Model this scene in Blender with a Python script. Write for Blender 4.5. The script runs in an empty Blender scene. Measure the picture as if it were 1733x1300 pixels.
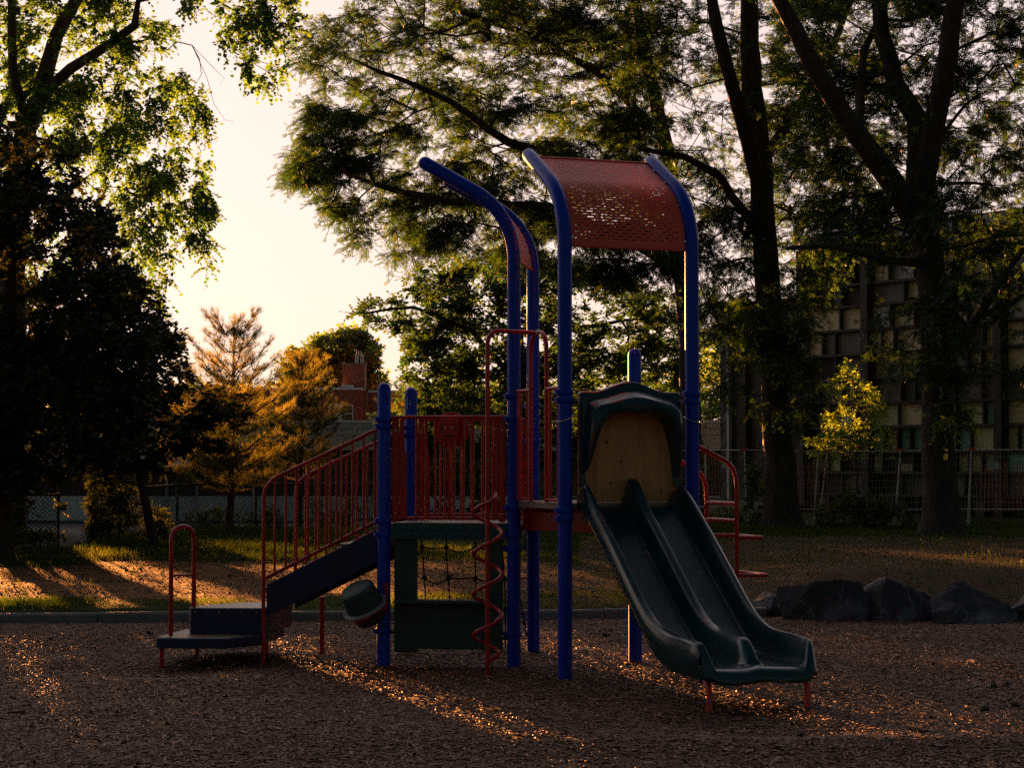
import bpy, math, random
import numpy as np
from mathutils import Vector, Matrix
R = math.radians
rng = np.random.default_rng(7)
random.seed(7)
scene = bpy.context.scene
COL = scene.collection

# ------------------------------------------------------------------ camera
CAM_H, PITCH, FPX = 1.732, R(2.169), 3404.0
cd = bpy.data.cameras.new('camera'); cam = bpy.data.objects.new('camera', cd); COL.objects.link(cam)
cam.location = (0, 0, CAM_H); cam.rotation_euler = (R(90) + PITCH, 0, 0)
cd.sensor_width = 36; cd.lens = FPX / 1733 * 36; cd.clip_end = 3000; cd.clip_start = 0.1
scene.camera = cam
# ------------------------------------------------------------------ light
SUN_EL, SUN_AZ = R(3.6), R(-18.4)
SUN = Vector((math.sin(SUN_AZ) * math.cos(SUN_EL), math.cos(SUN_AZ) * math.cos(SUN_EL), math.sin(SUN_EL)))
W = bpy.data.worlds.new('World'); scene.world = W; W.use_nodes = True
nt = W.node_tree; nd = nt.nodes; lk = nt.links
bg = nd['Background']
sky = nd.new('ShaderNodeTexSky'); sky.sky_type = 'NISHITA'; sky.sun_disc = False
sky.sun_elevation = SUN_EL; sky.sun_rotation = SUN_AZ; sky.dust_density = 2.0; sky.ozone_density = 1.0
gam = nd.new('ShaderNodeGamma'); gam.inputs[1].default_value = 0.15
lk.new(sky.outputs[0], gam.inputs[0])
tc = nd.new('ShaderNodeTexCoord')
dot = nd.new('ShaderNodeVectorMath'); dot.operation = 'DOT_PRODUCT'
dot.inputs[1].default_value = (math.sin(SUN_AZ), math.cos(SUN_AZ), 0.0)
lk.new(tc.outputs['Generated'], dot.inputs[0])
mr = nd.new('ShaderNodeMapRange'); mr.interpolation_type = 'SMOOTHSTEP'   # bright western sky, dim eastern sky
mr.inputs[1].default_value = 0.0; mr.inputs[2].default_value = 0.86
mr.inputs[3].default_value = 0.0; mr.inputs[4].default_value = 1.0
lk.new(dot.outputs['Value'], mr.inputs[0])
west = nd.new('ShaderNodeMix'); west.data_type = 'RGBA'; west.blend_type = 'MULTIPLY'      # hazy bright western sky
west.inputs[0].default_value = 1.0; west.inputs[7].default_value = (1.28, 1.055, 1.075, 1)
lk.new(gam.outputs[0], west.inputs[6])
east = nd.new('ShaderNodeMix'); east.data_type = 'RGBA'; east.blend_type = 'MULTIPLY'      # dim blue eastern sky
east.inputs[0].default_value = 1.0; east.inputs[7].default_value = (.105, .108, .115, 1)
lk.new(sky.outputs[0], east.inputs[6])
mixs = nd.new('ShaderNodeMix'); mixs.data_type = 'RGBA'
lk.new(mr.outputs[0], mixs.inputs[0]); lk.new(east.outputs[2], mixs.inputs[6]); lk.new(west.outputs[2], mixs.inputs[7])
lk.new(mixs.outputs[2], bg.inputs[0])
bg.inputs[1].default_value = 0.055
sl = bpy.data.lights.new('sun', 'SUN'); sun = bpy.data.objects.new('sun', sl); COL.objects.link(sun)
sl.energy = 5.0; sl.angle = R(0.53); sl.color = (1.0, 0.345, 0.08)
sun.rotation_euler = SUN.to_track_quat('Z', 'Y').to_euler(); sun.location = (-20, 60, 12)
scene.view_settings.view_transform = 'Standard'; scene.view_settings.look = 'None'
scene.view_settings.gamma = 1.0; scene.view_settings.exposure = 3.5
scene.render.engine = 'CYCLES'
cy = scene.cycles
cy.max_bounces = 6; cy.diffuse_bounces = 3; cy.glossy_bounces = 3; cy.transmission_bounces = 4; cy.transparent_max_bounces = 8
cy.use_denoising = False; cy.sample_clamp_indirect = 0.06; cy.sample_clamp_direct = 0.6; cy.blur_glossy = 1.0; cy.caustics_reflective = False; cy.caustics_refractive = False
cy.use_adaptive_sampling = True; cy.adaptive_threshold = 0.008

# ------------------------------------------------------------------ helpers
CT, ST = math.cos(PITCH), math.sin(PITCH)
def P(px, py, Y):
    """point at depth Y (metres along +Y) where the surveyed photo position px,py lies"""
    a = (px - 866.5) / FPX; b = (650 - py) / FPX
    dy = CT - b * ST; dz = ST + b * CT
    s = Y / dy
    return Vector((a * s, Y, CAM_H + dz * s))
def PX(x, y, z):
    Z = z - CAM_H; d = y * CT + Z * ST; v = -y * ST + Z * CT
    return 866.5 + FPX * x / d, 650 - FPX * v / d

def noise2(x, y, seed=0):
    x = np.asarray(x, float); y = np.asarray(y, float)
    xi = np.floor(x).astype(np.int64); yi = np.floor(y).astype(np.int64); xf = x - xi; yf = y - yi
    def h(a, b):
        n = (a * 374761393 + b * 668265263 + seed * 144665) & 0x7fffffff
        n = (n ^ (n >> 13)) * 1274126177 & 0x7fffffff
        return ((n ^ (n >> 16)) & 0xffff) / 65535.0
    u = xf * xf * (3 - 2 * xf); v = yf * yf * (3 - 2 * yf)
    return (h(xi, yi) * (1 - u) + h(xi + 1, yi) * u) * (1 - v) + (h(xi, yi + 1) * (1 - u) + h(xi + 1, yi + 1) * u) * v - 0.5

def smooth(t): t = np.clip(t, 0, 1); return t * t * (3 - 2 * t)
def kerb_y(x): return 21.95 + 0.10 * np.clip(np.asarray(x, float), -9, 3)
def gz(x, y):
    x = np.asarray(x, float); y = np.asarray(y, float)
    k = kerb_y(x)
    inside = (noise2(x * .7, y * .7, 1) * .05 + noise2(x * 2.0, y * 2.0, 2) * .015)
    pit = np.exp(-(((x - 1.75) / .75) ** 2 + ((y - 13.1) / .6) ** 2)) * .07 + np.exp(-(((x + 2.9) / .6) ** 2 + ((y - 16.5) / .5) ** 2)) * .05
    rim = np.exp(-(((x - 1.75) / 1.3) ** 2 + ((y - 12.4) / .35) ** 2)) * .035
    inside = (inside - pit + rim) * smooth((k - y) / 1.0)
    t = smooth((y - k - .25) / 0.1)
    out = .10 + noise2(x * .5, y * .5, 3) * .05 + noise2(x * 2, y * 2, 4) * .015
    out = out + .30 * smooth((x - 2.2) / 2.0) * smooth((y - k - .3) / 2.6) * (1 - smooth((y - 33) / 10))
    z = inside * (1 - t) + out * t
    left = smooth((2 - x) / 8)
    z = z - .9 * smooth((y - 47) / 35) * left - .12 * smooth((y - 36) / 3) * smooth((-7.4 - x) / 1.2)
    return z
def g(x, y): return float(gz(x, y))

class MB:
    def __init__(s): s.v = []; s.f = []; s.n = 0
    def add(s, verts, faces):
        b = s.n
        s.v.extend([tuple(v) for v in verts]); s.n += len(verts)
        s.f.extend([tuple(i + b for i in f) for f in faces]); return s
    def box(s, c, size, ax=None):
        hx, hy, hz = size[0] / 2, size[1] / 2, size[2] / 2
        ax = ax or (Vector((1, 0, 0)), Vector((0, 1, 0)), Vector((0, 0, 1)))
        c = Vector(c); vs = []
        for k in (-1, 1):
            for j in (-1, 1):
                for i in (-1, 1): vs.append(c + ax[0] * hx * i + ax[1] * hy * j + ax[2] * hz * k)
        return s.add(vs, [(0, 2, 3, 1), (4, 5, 7, 6), (0, 1, 5, 4), (2, 6, 7, 3), (0, 4, 6, 2), (1, 3, 7, 5)])
    def beam(s, a, b, w, h, up=Vector((0, 0, 1))):
        a = Vector(a); b = Vector(b); d = b - a; L = d.length; d.normalize()
        sd = d.cross(up)
        if sd.length < 1e-4: sd = Vector((1, 0, 0))
        sd.normalize(); u = sd.cross(d)
        return s.box((a + b) / 2, (L, w, h), (d, sd, u))
    def prism(s, pts, z0, z1):
        n = len(pts)
        if sum(pts[i][0] * pts[(i + 1) % n][1] - pts[(i + 1) % n][0] * pts[i][1] for i in range(n)) < 0: pts = pts[::-1]
        vs = [(p[0], p[1], z0) for p in pts] + [(p[0], p[1], z1) for p in pts]
        fs = [tuple(range(n - 1, -1, -1)), tuple(range(n, 2 * n))] + [(i, (i + 1) % n, (i + 1) % n + n, i + n) for i in range(n)]
        return s.add(vs, fs)
    def extr(s, pts, thick):
        """polygon of 3-D points pushed by the vector thick"""
        n = len(pts); th = Vector(thick)
        vs = [Vector(p) for p in pts] + [Vector(p) + th for p in pts]
        return s.add(vs, [tuple(range(n - 1, -1, -1)), tuple(range(n, 2 * n))] + [(i, (i + 1) % n, (i + 1) % n + n, i + n) for i in range(n)])
    def tube(s, pts, r, n=10, caps='flat'):
        pts = [Vector(p) for p in pts]; m = len(pts)
        rs = list(r) if hasattr(r, '__len__') else [r] * m
        if caps in ('round', 'round_end'):
            def dome(p, d, rr): return [(p + d * rr * math.sin(a), rr * math.cos(a)) for a in (R(25), R(50), R(72), R(88))]
            e = dome(pts[-1], (pts[-1] - pts[-2]).normalized(), rs[-1])
            if caps == 'round':
                st = dome(pts[0], (pts[0] - pts[1]).normalized(), rs[0])
                pts = [q for q, _ in st[::-1]] + pts; rs = [q for _, q in st[::-1]] + rs
            pts += [q for q, _ in e]; rs += [q for _, q in e]; m = len(pts)
        t0 = (pts[1] - pts[0]).normalized()
        ref = Vector((0, 0, 1)) if abs(t0.z) < .9 else Vector((1, 0, 0))
        u = t0.cross(ref).normalized(); vs = []
        for i in range(m):
            t = (pts[min(i + 1, m - 1)] - pts[max(i - 1, 0)]).normalized()
            u = (u - t * u.dot(t)).normalized(); w = t.cross(u)
            for k in range(n):
                a = 2 * math.pi * k / n
                vs.append(pts[i] + (u * math.cos(a) + w * math.sin(a)) * rs[i])
        fs = [(i * n + k, i * n + (k + 1) % n, (i + 1) * n + (k + 1) % n, (i + 1) * n + k) for i in range(m - 1) for k in range(n)]
        fs += [tuple(range(n - 1, -1, -1)), tuple(range((m - 1) * n, m * n))]
        return s.add(vs, fs)
    def build(s, name, m, parent=None, smooth=False, bevel=0, org=None):
        me = bpy.data.meshes.new(name)
        o = bpy.data.objects.new(name, me); COL.objects.link(o)
        off = ORG.get(parent.name, Vector()) if parent else Vector(org or (0, 0, 0))
        me.from_pydata([(v[0] - off.x, v[1] - off.y, v[2] - off.z) for v in s.v], [], s.f)
        me.materials.append(m)
        if smooth: me.shade_smooth(); me.set_sharp_from_angle(angle=R(40))
        if parent: o.parent = parent
        else: o.location = off
        ORG[o.name] = off
        if bevel:
            b = o.modifiers.new('bevel', 'BEVEL'); b.width = bevel; b.segments = 2; b.limit_method = 'ANGLE'
        return o
ORG = {}
def tag(o, label=None, cat=None, group=None, kind=None):
    if label: o['label'] = label
    if cat: o['category'] = cat
    if group: o['group'] = group
    if kind: o['kind'] = kind
    return o
def thing(name, loc, label, cat, group=None):
    o = bpy.data.objects.new(name, None); COL.objects.link(o); o.location = loc; o.empty_display_size = .2
    ORG[o.name] = Vector(loc); return tag(o, label, cat, group)

def np_mesh(name, V, quads, m, parent=None, smooth=False, org=None, attr=None, tris=False):
    """big mesh from numpy arrays"""
    me = bpy.data.meshes.new(name); o = bpy.data.objects.new(name, me); COL.objects.link(o)
    off = ORG.get(parent.name, Vector()) if parent else Vector(org or (0, 0, 0))
    V = np.asarray(V, np.float32) - np.array(off, np.float32)
    k = quads.shape[1]; nf = len(quads)
    me.vertices.add(len(V)); me.vertices.foreach_set('co', V.ravel())
    me.loops.add(nf * k); me.loops.foreach_set('vertex_index', quads.astype(np.int32).ravel())
    me.polygons.add(nf); me.polygons.foreach_set('loop_start', np.arange(0, nf * k, k, dtype=np.int32))
    if attr is not None:
        a = me.attributes.new('tone', 'FLOAT', 'FACE'); a.data.foreach_set('value', np.asarray(attr, np.float32))
    me.update(calc_edges=True)
    me.polygons.foreach_set('use_smooth', np.full(nf, smooth))
    me.materials.append(m)
    if parent: o.parent = parent
    else: o.location = off
    ORG[o.name] = off
    return o

def norm(a): return a / np.maximum(np.linalg.norm(a, axis=-1, keepdims=True), 1e-9)

# ------------------------------------------------------------------ materials
def mat(name, c, rough=.6, metal=0, spec=.5, coat=0, var=None, bump=None, stretch=(1, 1, 1), detail=4, space='Object', scuff=None, vein=None):
    m = bpy.data.materials.new(name); m.use_nodes = True; n = m.node_tree.nodes; l = m.node_tree.links
    b = n['Principled BSDF']; b.inputs['Base Color'].default_value = (*c, 1); b.inputs['Roughness'].default_value = rough
    b.inputs['Metallic'].default_value = metal; b.inputs['Specular IOR Level'].default_value = spec; b.inputs['Coat Weight'].default_value = coat
    tcn = n.new('ShaderNodeTexCoord'); mp = n.new('ShaderNodeMapping'); mp.inputs['Scale'].default_value = stretch
    l.new(tcn.outputs[space], mp.inputs[0])
    if var:
        sc, c2, lo, hi = var
        t = n.new('ShaderNodeTexNoise'); t.inputs['Scale'].default_value = sc; t.inputs['Detail'].default_value = detail
        l.new(mp.outputs[0], t.inputs[0])
        r = n.new('ShaderNodeMapRange'); r.inputs[1].default_value = lo; r.inputs[2].default_value = hi
        l.new(t.outputs[0], r.inputs[0])
        x = n.new('ShaderNodeMix'); x.data_type = 'RGBA'; x.inputs[6].default_value = (*c, 1); x.inputs[7].default_value = (*c2, 1)
        l.new(r.outputs[0], x.inputs[0]); last = x.outputs[2]
        if scuff or vein:
            sc, c3, lo, hi, stq = scuff or vein
            mp3 = n.new('ShaderNodeMapping'); mp3.inputs['Scale'].default_value = stq; l.new(tcn.outputs[space], mp3.inputs[0])
            t3 = n.new('ShaderNodeTexNoise'); t3.inputs['Scale'].default_value = sc; t3.inputs['Detail'].default_value = 7; t3.inputs['Distortion'].default_value = .6
            l.new(mp3.outputs[0], t3.inputs[0]); src = t3.outputs[0]
            if vein:
                s1 = n.new('ShaderNodeMath'); s1.operation = 'SUBTRACT'; s1.inputs[1].default_value = .5; l.new(src, s1.inputs[0])
                s2 = n.new('ShaderNodeMath'); s2.operation = 'ABSOLUTE'; l.new(s1.outputs[0], s2.inputs[0]); src = s2.outputs[0]
            r3 = n.new('ShaderNodeMapRange'); r3.inputs[1].default_value = lo; r3.inputs[2].default_value = hi; r3.inputs[4].default_value = .8
            l.new(src, r3.inputs[0])
            x3 = n.new('ShaderNodeMix'); x3.data_type = 'RGBA'; x3.inputs[7].default_value = (*c3, 1); l.new(last, x3.inputs[6]); l.new(r3.outputs[0], x3.inputs[0]); last = x3.outputs[2]
        l.new(last, b.inputs['Base Color'])
    if bump:
        sc, st, dist = bump
        t2 = n.new('ShaderNodeTexNoise'); t2.inputs['Scale'].default_value = sc; t2.inputs['Detail'].default_value = 5
        l.new(mp.outputs[0], t2.inputs[0])
        bp = n.new('ShaderNodeBump'); bp.inputs['Strength'].default_value = st; bp.inputs['Distance'].default_value = dist
        l.new(t2.outputs[0], bp.inputs['Height']); l.new(bp.outputs[0], b.inputs['Normal'])
    return m
def leaf_mat(name, c1, c2, t1, t2, trans=.5, gloss=.06):
    """leaf: diffuse upper side, translucent when lit from behind; per-face tone attribute varies it"""
    m = bpy.data.materials.new(name); m.use_nodes = True; n = m.node_tree.nodes; l = m.node_tree.links
    n.remove(n['Principled BSDF']); out = n['Material Output']
    at = n.new('ShaderNodeAttribute'); at.attribute_name = 'tone'
    def mixc(a, b):
        x = n.new('ShaderNodeMix'); x.data_type = 'RGBA'; x.inputs[6].default_value = (*a, 1); x.inputs[7].default_value = (*b, 1)
        l.new(at.outputs['Fac'], x.inputs[0]); return x.outputs[2]
    d = n.new('ShaderNodeBsdfDiffuse'); l.new(mixc(c1, c2), d.inputs[0])
    t = n.new('ShaderNodeBsdfTranslucent'); l.new(mixc(t1, t2), t.inputs[0])
    x = n.new('ShaderNodeMixShader'); x.inputs[0].default_value = trans; l.new(d.outputs[0], x.inputs[1]); l.new(t.outputs[0], x.inputs[2])
    gl = n.new('ShaderNodeBsdfGlossy'); gl.inputs['Roughness'].default_value = .45; gl.inputs[0].default_value = (.8, .8, .8, 1)
    y = n.new('ShaderNodeMixShader'); y.inputs[0].default_value = gloss; l.new(x.outputs[0], y.inputs[1]); l.new(gl.outputs[0], y.inputs[2])
    l.new(y.outputs[0], out.inputs[0]); return m

M = {}
M['blue'] = mat('blue_paint', (.001, .036, .44), .36, spec=.22, coat=.06, var=(1.8, (.002, .048, .48), .35, .7), bump=(60, .06, .002), scuff=(14, (.03, .08, .32), .66, .74, (1, 1, .35)))
M['navy'] = mat('navy_plastic', (.004, .010, .055), .5, var=(3, (.008, .018, .08), .4, .7))
M['red'] = mat('red_paint', (.50, .007, .008), .32, coat=.1, var=(2.5, (.32, .008, .009), .4, .7), bump=(70, .06, .002), scuff=(18, (.30, .10, .08), .66, .74, (1, 1, .5)))
M['redpanel'] = mat('red_sheet_metal', (.80, .105, .060), .42, spec=.35, var=(2.0, (.70, .085, .05), .4, .7), scuff=(9, (.66, .14, .10), .62, .74, (1, 1, 1)))
M['green'] = mat('green_plastic', (.003, .036, .044), .24, spec=.4, coat=.15, var=(3.5, (.006, .060, .068), .45, .8), bump=(9, .10, .006), scuff=(7, (.03, .11, .12), .58, .74, (1.2, .5, .5)))
M['greenpanel'] = mat('green_panel', (.006, .045, .042), .5, var=(4, (.012, .06, .055), .4, .8))
M['grey'] = mat('grey_plastic', (.22, .25, .26), .45, var=(6, (.15, .17, .18), .4, .7))
M['deck'] = mat('deck_coating', (.20, .16, .12), .38, var=(6, (.30, .25, .19), .4, .7), bump=(40, .3, .004))
M['steel'] = mat('galvanized_steel', (.66, .67, .67), .45, metal=.3, var=(14, (.30, .31, .32), .4, .7))
M['bolt'] = mat('bolt_steel', (.6, .6, .6), .25, metal=1)
M['rope'] = mat('black_rope', (.015, .013, .012), .8, bump=(220, .6, .004))
M['chalk'] = mat('white_marker', (.55, .57, .58), .7)
M['bark'] = mat('bark_dark', (.035, .026, .020), .9, var=(5, (.075, .055, .040), .4, .65), bump=(9, 1.0, .06), stretch=(2.2, 2.2, .45))
M['barkgrey'] = mat('bark_greybrown', (.085, .065, .050), .9, var=(6, (.045, .034, .027), .4, .65), bump=(10, 1.0, .05), stretch=(2.4, 2.4, .4))
M['pinebark'] = mat('bark_pine', (.12, .060, .035), .9, var=(8, (.055, .030, .020), .4, .65), bump=(14, 1.0, .04), stretch=(1.6, 1.6, .7))
M['locust'] = leaf_mat('locust_leaf', (.016, .045, .020), (.030, .065, .022), (.03, .13, .014), (.13, .22, .02), .36)
M['maple'] = leaf_mat('maple_leaf', (.014, .034, .012), (.028, .058, .016), (.025, .04, .006), (.08, .08, .012), .25)
M['poplar'] = leaf_mat('poplar_leaf', (.035, .095, .018), (.070, .130, .025), (.06, .22, .02), (.22, .40, .03), .42, .08)
M['young'] = leaf_mat('young_tree_leaf', (.05, .09, .014), (.09, .13, .02), (.22, .42, .02), (.42, .56, .03), .55)
M['farleaf'] = leaf_mat('far_tree_leaf', (.05, .085, .02), (.08, .11, .025), (.12, .26, .03), (.24, .34, .04), .5)
M['needle'] = leaf_mat('pine_needle', (.014, .034, .016), (.030, .048, .018), (.018, .04, .008), (.40, .36, .04), .40)
M['shrub'] = leaf_mat('shrub_leaf', (.025, .060, .016), (.045, .090, .022), (.08, .14, .015), (.26, .26, .02), .35)
M['grassblade'] = leaf_mat('grass_blade', (.030, .060, .012), (.065, .090, .020), (.06, .13, .012), (.17, .22, .02), .35, .02)
M['concrete'] = mat('kerb_concrete', (.20, .20, .19), .85, var=(4, (.13, .13, .12), .35, .7), bump=(30, .5, .01))
M['asphalt'] = mat('asphalt_mat', (.055, .056, .060), .8, var=(2, (.085, .085, .088), .4, .65), bump=(60, .4, .01))
M['rock'] = mat('rock_mat', (.028, .030, .038), .75, var=(1.8, (.12, .125, .145), .54, .64), bump=(5, .9, .06), detail=8, vein=(2.2, (.20, .20, .21), .006, .001, (1, 1, 1)))
# chips: dark brown wood with per-piece tone
def tone_mat(name, cols, rough=.7, spec=.4, tint=(1, 1, 1)):
    m = bpy.data.materials.new(name); m.use_nodes = True; n = m.node_tree.nodes; l = m.node_tree.links
    b = n['Principled BSDF']; b.inputs['Roughness'].default_value = rough; b.inputs['Specular IOR Level'].default_value = spec; b.inputs['Specular Tint'].default_value = (*tint, 1)
    at = n.new('ShaderNodeAttribute'); at.attribute_name = 'tone'
    cr = n.new('ShaderNodeValToRGB'); e = cr.color_ramp.elements
    e[0].position = 0; e[0].color = (*cols[0], 1); e[1].position = 1; e[1].color = (*cols[-1], 1)
    for i, c in enumerate(cols[1:-1]):
        x = e.new((i + 1) / (len(cols) - 1)); x.color = (*c, 1)
    l.new(at.outputs['Fac'], cr.inputs[0]); l.new(cr.outputs[0], b.inputs['Base Color']); return m
M['chip'] = tone_mat('wood_chip', [(.022, .011, .006), (.080, .039, .021), (.175, .088, .047), (.29, .165, .095), (.42, .30, .21)], .56, .7, (1, .48, .22))
M['litter'] = tone_mat('litter_chip', [(.05, .03, .02), (.10, .065, .04), (.16, .11, .07), (.30, .23, .15)], .6)

# ground material: mulch / grass / dirt path / gravel by position
def ground_mat():
    m = bpy.data.materials.new('ground_mat'); m.use_nodes = True; n = m.node_tree.nodes; l = m.node_tree.links
    b = n['Principled BSDF']; b.inputs['Roughness'].default_value = .95; b.inputs['Specular IOR Level'].default_value = .1
    at = n.new('ShaderNodeAttribute'); at.attribute_name = 'zone'
    tcn = n.new('ShaderNodeTexCoord')
    def nz(sc, de=5):
        t = n.new('ShaderNodeTexNoise'); t.inputs['Scale'].default_value = sc; t.inputs['Detail'].default_value = de; l.new(tcn.outputs['Object'], t.inputs[0]); return t.outputs[0]
    def mx(a, b_, f):
        x = n.new('ShaderNodeMix'); x.data_type = 'RGBA'
        for s, v in ((6, a), (7, b_)):
            if isinstance(v, tuple): x.inputs[s].default_value = (*v, 1)
            else: l.new(v, x.inputs[s])
        l.new(f, x.inputs[0]); return x.outputs[2]
    def rmp(v, lo, hi):
        r = n.new('ShaderNodeMapRange'); r.inputs[1].default_value = lo; r.inputs[2].default_value = hi; l.new(v, r.inputs[0]); return r.outputs[0]
    fine = rmp(nz(28), .35, .65); mid = rmp(nz(3.5), .35, .65)
    mulch = mx((.035, .020, .013), (.15, .085, .055), fine)
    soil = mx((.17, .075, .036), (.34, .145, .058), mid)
    grass = mx((.022, .034, .010), (.050, .060, .018), fine)
    sp = n.new('ShaderNodeSeparateColor'); l.new(at.outputs['Color'], sp.inputs[0])
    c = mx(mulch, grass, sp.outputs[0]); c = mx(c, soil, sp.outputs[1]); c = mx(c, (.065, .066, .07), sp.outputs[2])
    l.new(c, b.inputs['Base Color'])
    bp = n.new('ShaderNodeBump'); bp.inputs['Strength'].default_value = .8; bp.inputs['Distance'].default_value = .03
    l.new(nz(16, 6), bp.inputs['Height']); l.new(bp.outputs[0], b.inputs['Normal'])
    return m
M['ground'] = ground_mat()

def brick_mat(name, c1, c2, mortar, sc):
    m = bpy.data.materials.new(name); m.use_nodes = True; n = m.node_tree.nodes; l = m.node_tree.links
    b = n['Principled BSDF']; b.inputs['Roughness'].default_value = .9
    tcn = n.new('ShaderNodeTexCoord'); mp = n.new('ShaderNodeMapping'); mp.inputs['Rotation'].default_value = (R(90), 0, 0)
    l.new(tcn.outputs['Object'], mp.inputs[0])
    t = n.new('ShaderNodeTexBrick'); t.inputs['Scale'].default_value = sc; t.inputs['Color1'].default_value = (*c1, 1)
    t.inputs['Color2'].default_value = (*c2, 1); t.inputs['Mortar'].default_value = (*mortar, 1); t.inputs['Mortar Size'].default_value = .012
    l.new(mp.outputs[0], t.inputs[0]); l.new(t.outputs[0], b.inputs['Base Color']); return m
M['brick'] = brick_mat('red_brick', (.36, .10, .055), (.27, .07, .04), (.30, .20, .15), 2.2)
def wood_mat():
    m = bpy.data.materials.new('plywood'); m.use_nodes = True; n = m.node_tree.nodes; l = m.node_tree.links
    b = n['Principled BSDF']; b.inputs['Roughness'].default_value = .6
    tcn = n.new('ShaderNodeTexCoord'); mp = n.new('ShaderNodeMapping'); mp.inputs['Scale'].default_value = (3.0, 3.0, .55)
    l.new(tcn.outputs['Object'], mp.inputs[0])
    t = n.new('ShaderNodeTexNoise'); t.inputs['Scale'].default_value = 3.2; t.inputs['Detail'].default_value = 8; t.inputs['Distortion'].default_value = 1.2
    l.new(mp.outputs[0], t.inputs[0])
    cr = n.new('ShaderNodeValToRGB'); e = cr.color_ramp.elements; e[0].position = .3; e[0].color = (.42, .17, .055, 1); e[1].position = .7; e[1].color = (.70, .34, .12, 1)
    l.new(t.outputs[0], cr.inputs[0])
    v = n.new('ShaderNodeTexVoronoi'); v.inputs['Scale'].default_value = 6.5; l.new(tcn.outputs['Object'], v.inputs[0])
    r = n.new('ShaderNodeMapRange'); r.inputs[1].default_value = .05; r.inputs[2].default_value = .14; l.new(v.outputs[0], r.inputs[0])
    x = n.new('ShaderNodeMix'); x.data_type = 'RGBA'; x.inputs[6].default_value = (.13, .05, .02, 1); l.new(cr.outputs[0], x.inputs[7]); l.new(r.outputs[0], x.inputs[0])
    l.new(x.outputs[2], b.inputs['Base Color']); return m
M['plywood'] = wood_mat()
M['brownwall'] = mat('brown_cladding', (.050, .036, .034), .7, var=(3, (.065, .048, .045), .4, .7))
M['palewall'] = mat('pale_blockwork', (.60, .65, .68), .8, var=(1.2, (.50, .55, .58), .4, .7))
M['fascia'] = mat('fascia_metal', (.36, .40, .38), .6, var=(.6, (.31, .35, .33), .4, .7))
M['white'] = mat('white_trim', (.75, .75, .74), .6, var=(2, (.6, .6, .6), .4, .8))
M['glass'] = mat('dark_glass', (.02, .03, .035), .08, spec=.8)
M['frame'] = mat('weathered_frame', (.022, .020, .019), .7, var=(3, (.07, .06, .05), .4, .75))
M['tan'] = mat('board_tan', (.74, .64, .47), .75, var=(1.3, (.62, .53, .38), .35, .7))
M['olive'] = mat('board_olive', (.62, .68, .42), .75, var=(1.3, (.52, .57, .34), .35, .7))
M['teal'] = mat('board_teal', (.28, .60, .64), .6, var=(1.3, (.22, .48, .52), .35, .7))
M['greyboard'] = mat('board_grey', (.20, .20, .20), .8, var=(1.5, (.13, .13, .13), .35, .7))
M['dark'] = mat('dark_board', (.03, .026, .024), .85, var=(2, (.045, .04, .036), .35, .7))
M['foil'] = mat('torn_plastic_sheet', (.30, .31, .30), .4, bump=(3, 1, .1), var=(2, (.15, .15, .15), .4, .7))
M['tarp'] = mat('black_tarp', (.014, .014, .015), .65, bump=(2.5, .8, .15))
M['snowfence'] = mat('orange_slats', (.50, .10, .025), .6, var=(9, (.34, .06, .02), .4, .7))
M['darkgreenfence'] = mat('fence_green', (.012, .030, .024), .5)
M['pipe'] = mat('pale_pipe', (.45, .45, .44), .5)

# ------------------------------------------------------------------ sun pools on the ground; crowns are carved open along the rays to them
def in_poly(px, py, poly):
    px = np.asarray(px, float); py = np.asarray(py, float); r = np.zeros(px.shape, bool); n = len(poly)
    for i in range(n):
        x1, y1 = poly[i]; x2, y2 = poly[(i + 1) % n]
        c = ((y1 > py) != (y2 > py)) & (px < (x2 - x1) * (py - y1) / ((y2 - y1) + 1e-12) + x1)
        r ^= c
    return r
def gpoly(pts, z):
    out = []
    for px, py in pts:
        a = (px - 866.5) / FPX; b = (650 - py) / FPX; dy = CT - b * ST; dz = ST + b * CT
        s = (z - CAM_H) / dz; out.append((a * s, dy * s))
    return out
GAPS = [gpoly(q, z) for q, z in (
    ([(480, 1126), (640, 1135), (735, 1155), (850, 1200), (965, 1238), (1010, 1290), (930, 1285), (700, 1250), (570, 1185), (490, 1155)], 0),
    ([(425, 1082), (640, 1092), (640, 1108), (500, 1112), (430, 1098)], 0),
    ([(960, 1090), (1180, 1110), (1500, 1180), (1733, 1235), (1733, 1290), (1560, 1260), (1300, 1190), (960, 1125)], 0),
    ([(90, 952), (300, 945), (470, 960), (500, 1020), (430, 1036), (250, 1040), (170, 1010)], .1),
    ([(300, 945), (860, 955), (860, 1010), (480, 1030)], .1),
    ([(-60, 1012), (150, 1014), (150, 1034), (-60, 1036)], .1),
    ([(-60, 975), (20, 980), (20, 1000), (-60, 1000)], .1),
    ([(240, 918), (900, 920), (1000, 915), (1000, 935), (240, 935)], .1),
    ([(940, 885), (1500, 893), (1480, 915), (1250, 925), (1000, 945)], .1),
    ([(1630, 885), (1900, 885), (1900, 905), (1640, 900)], .1))]
def keep_mask(V):
    """False where a leaf would stand in one of the gaps carved for the sun"""
    V = np.asarray(V); hit = np.zeros(len(V), bool)
    for dz in (-.06, .04, .14):
        t = (V[:, 2] - dz) / SUN.z; qx = V[:, 0] - SUN.x * t; qy = V[:, 1] - SUN.y * t
        for gp in GAPS: hit |= in_poly(qx, qy, gp)
    n = noise2(qx * 2.2, qy * .8, 9)
    return ~(hit & (n > -.28))

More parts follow.
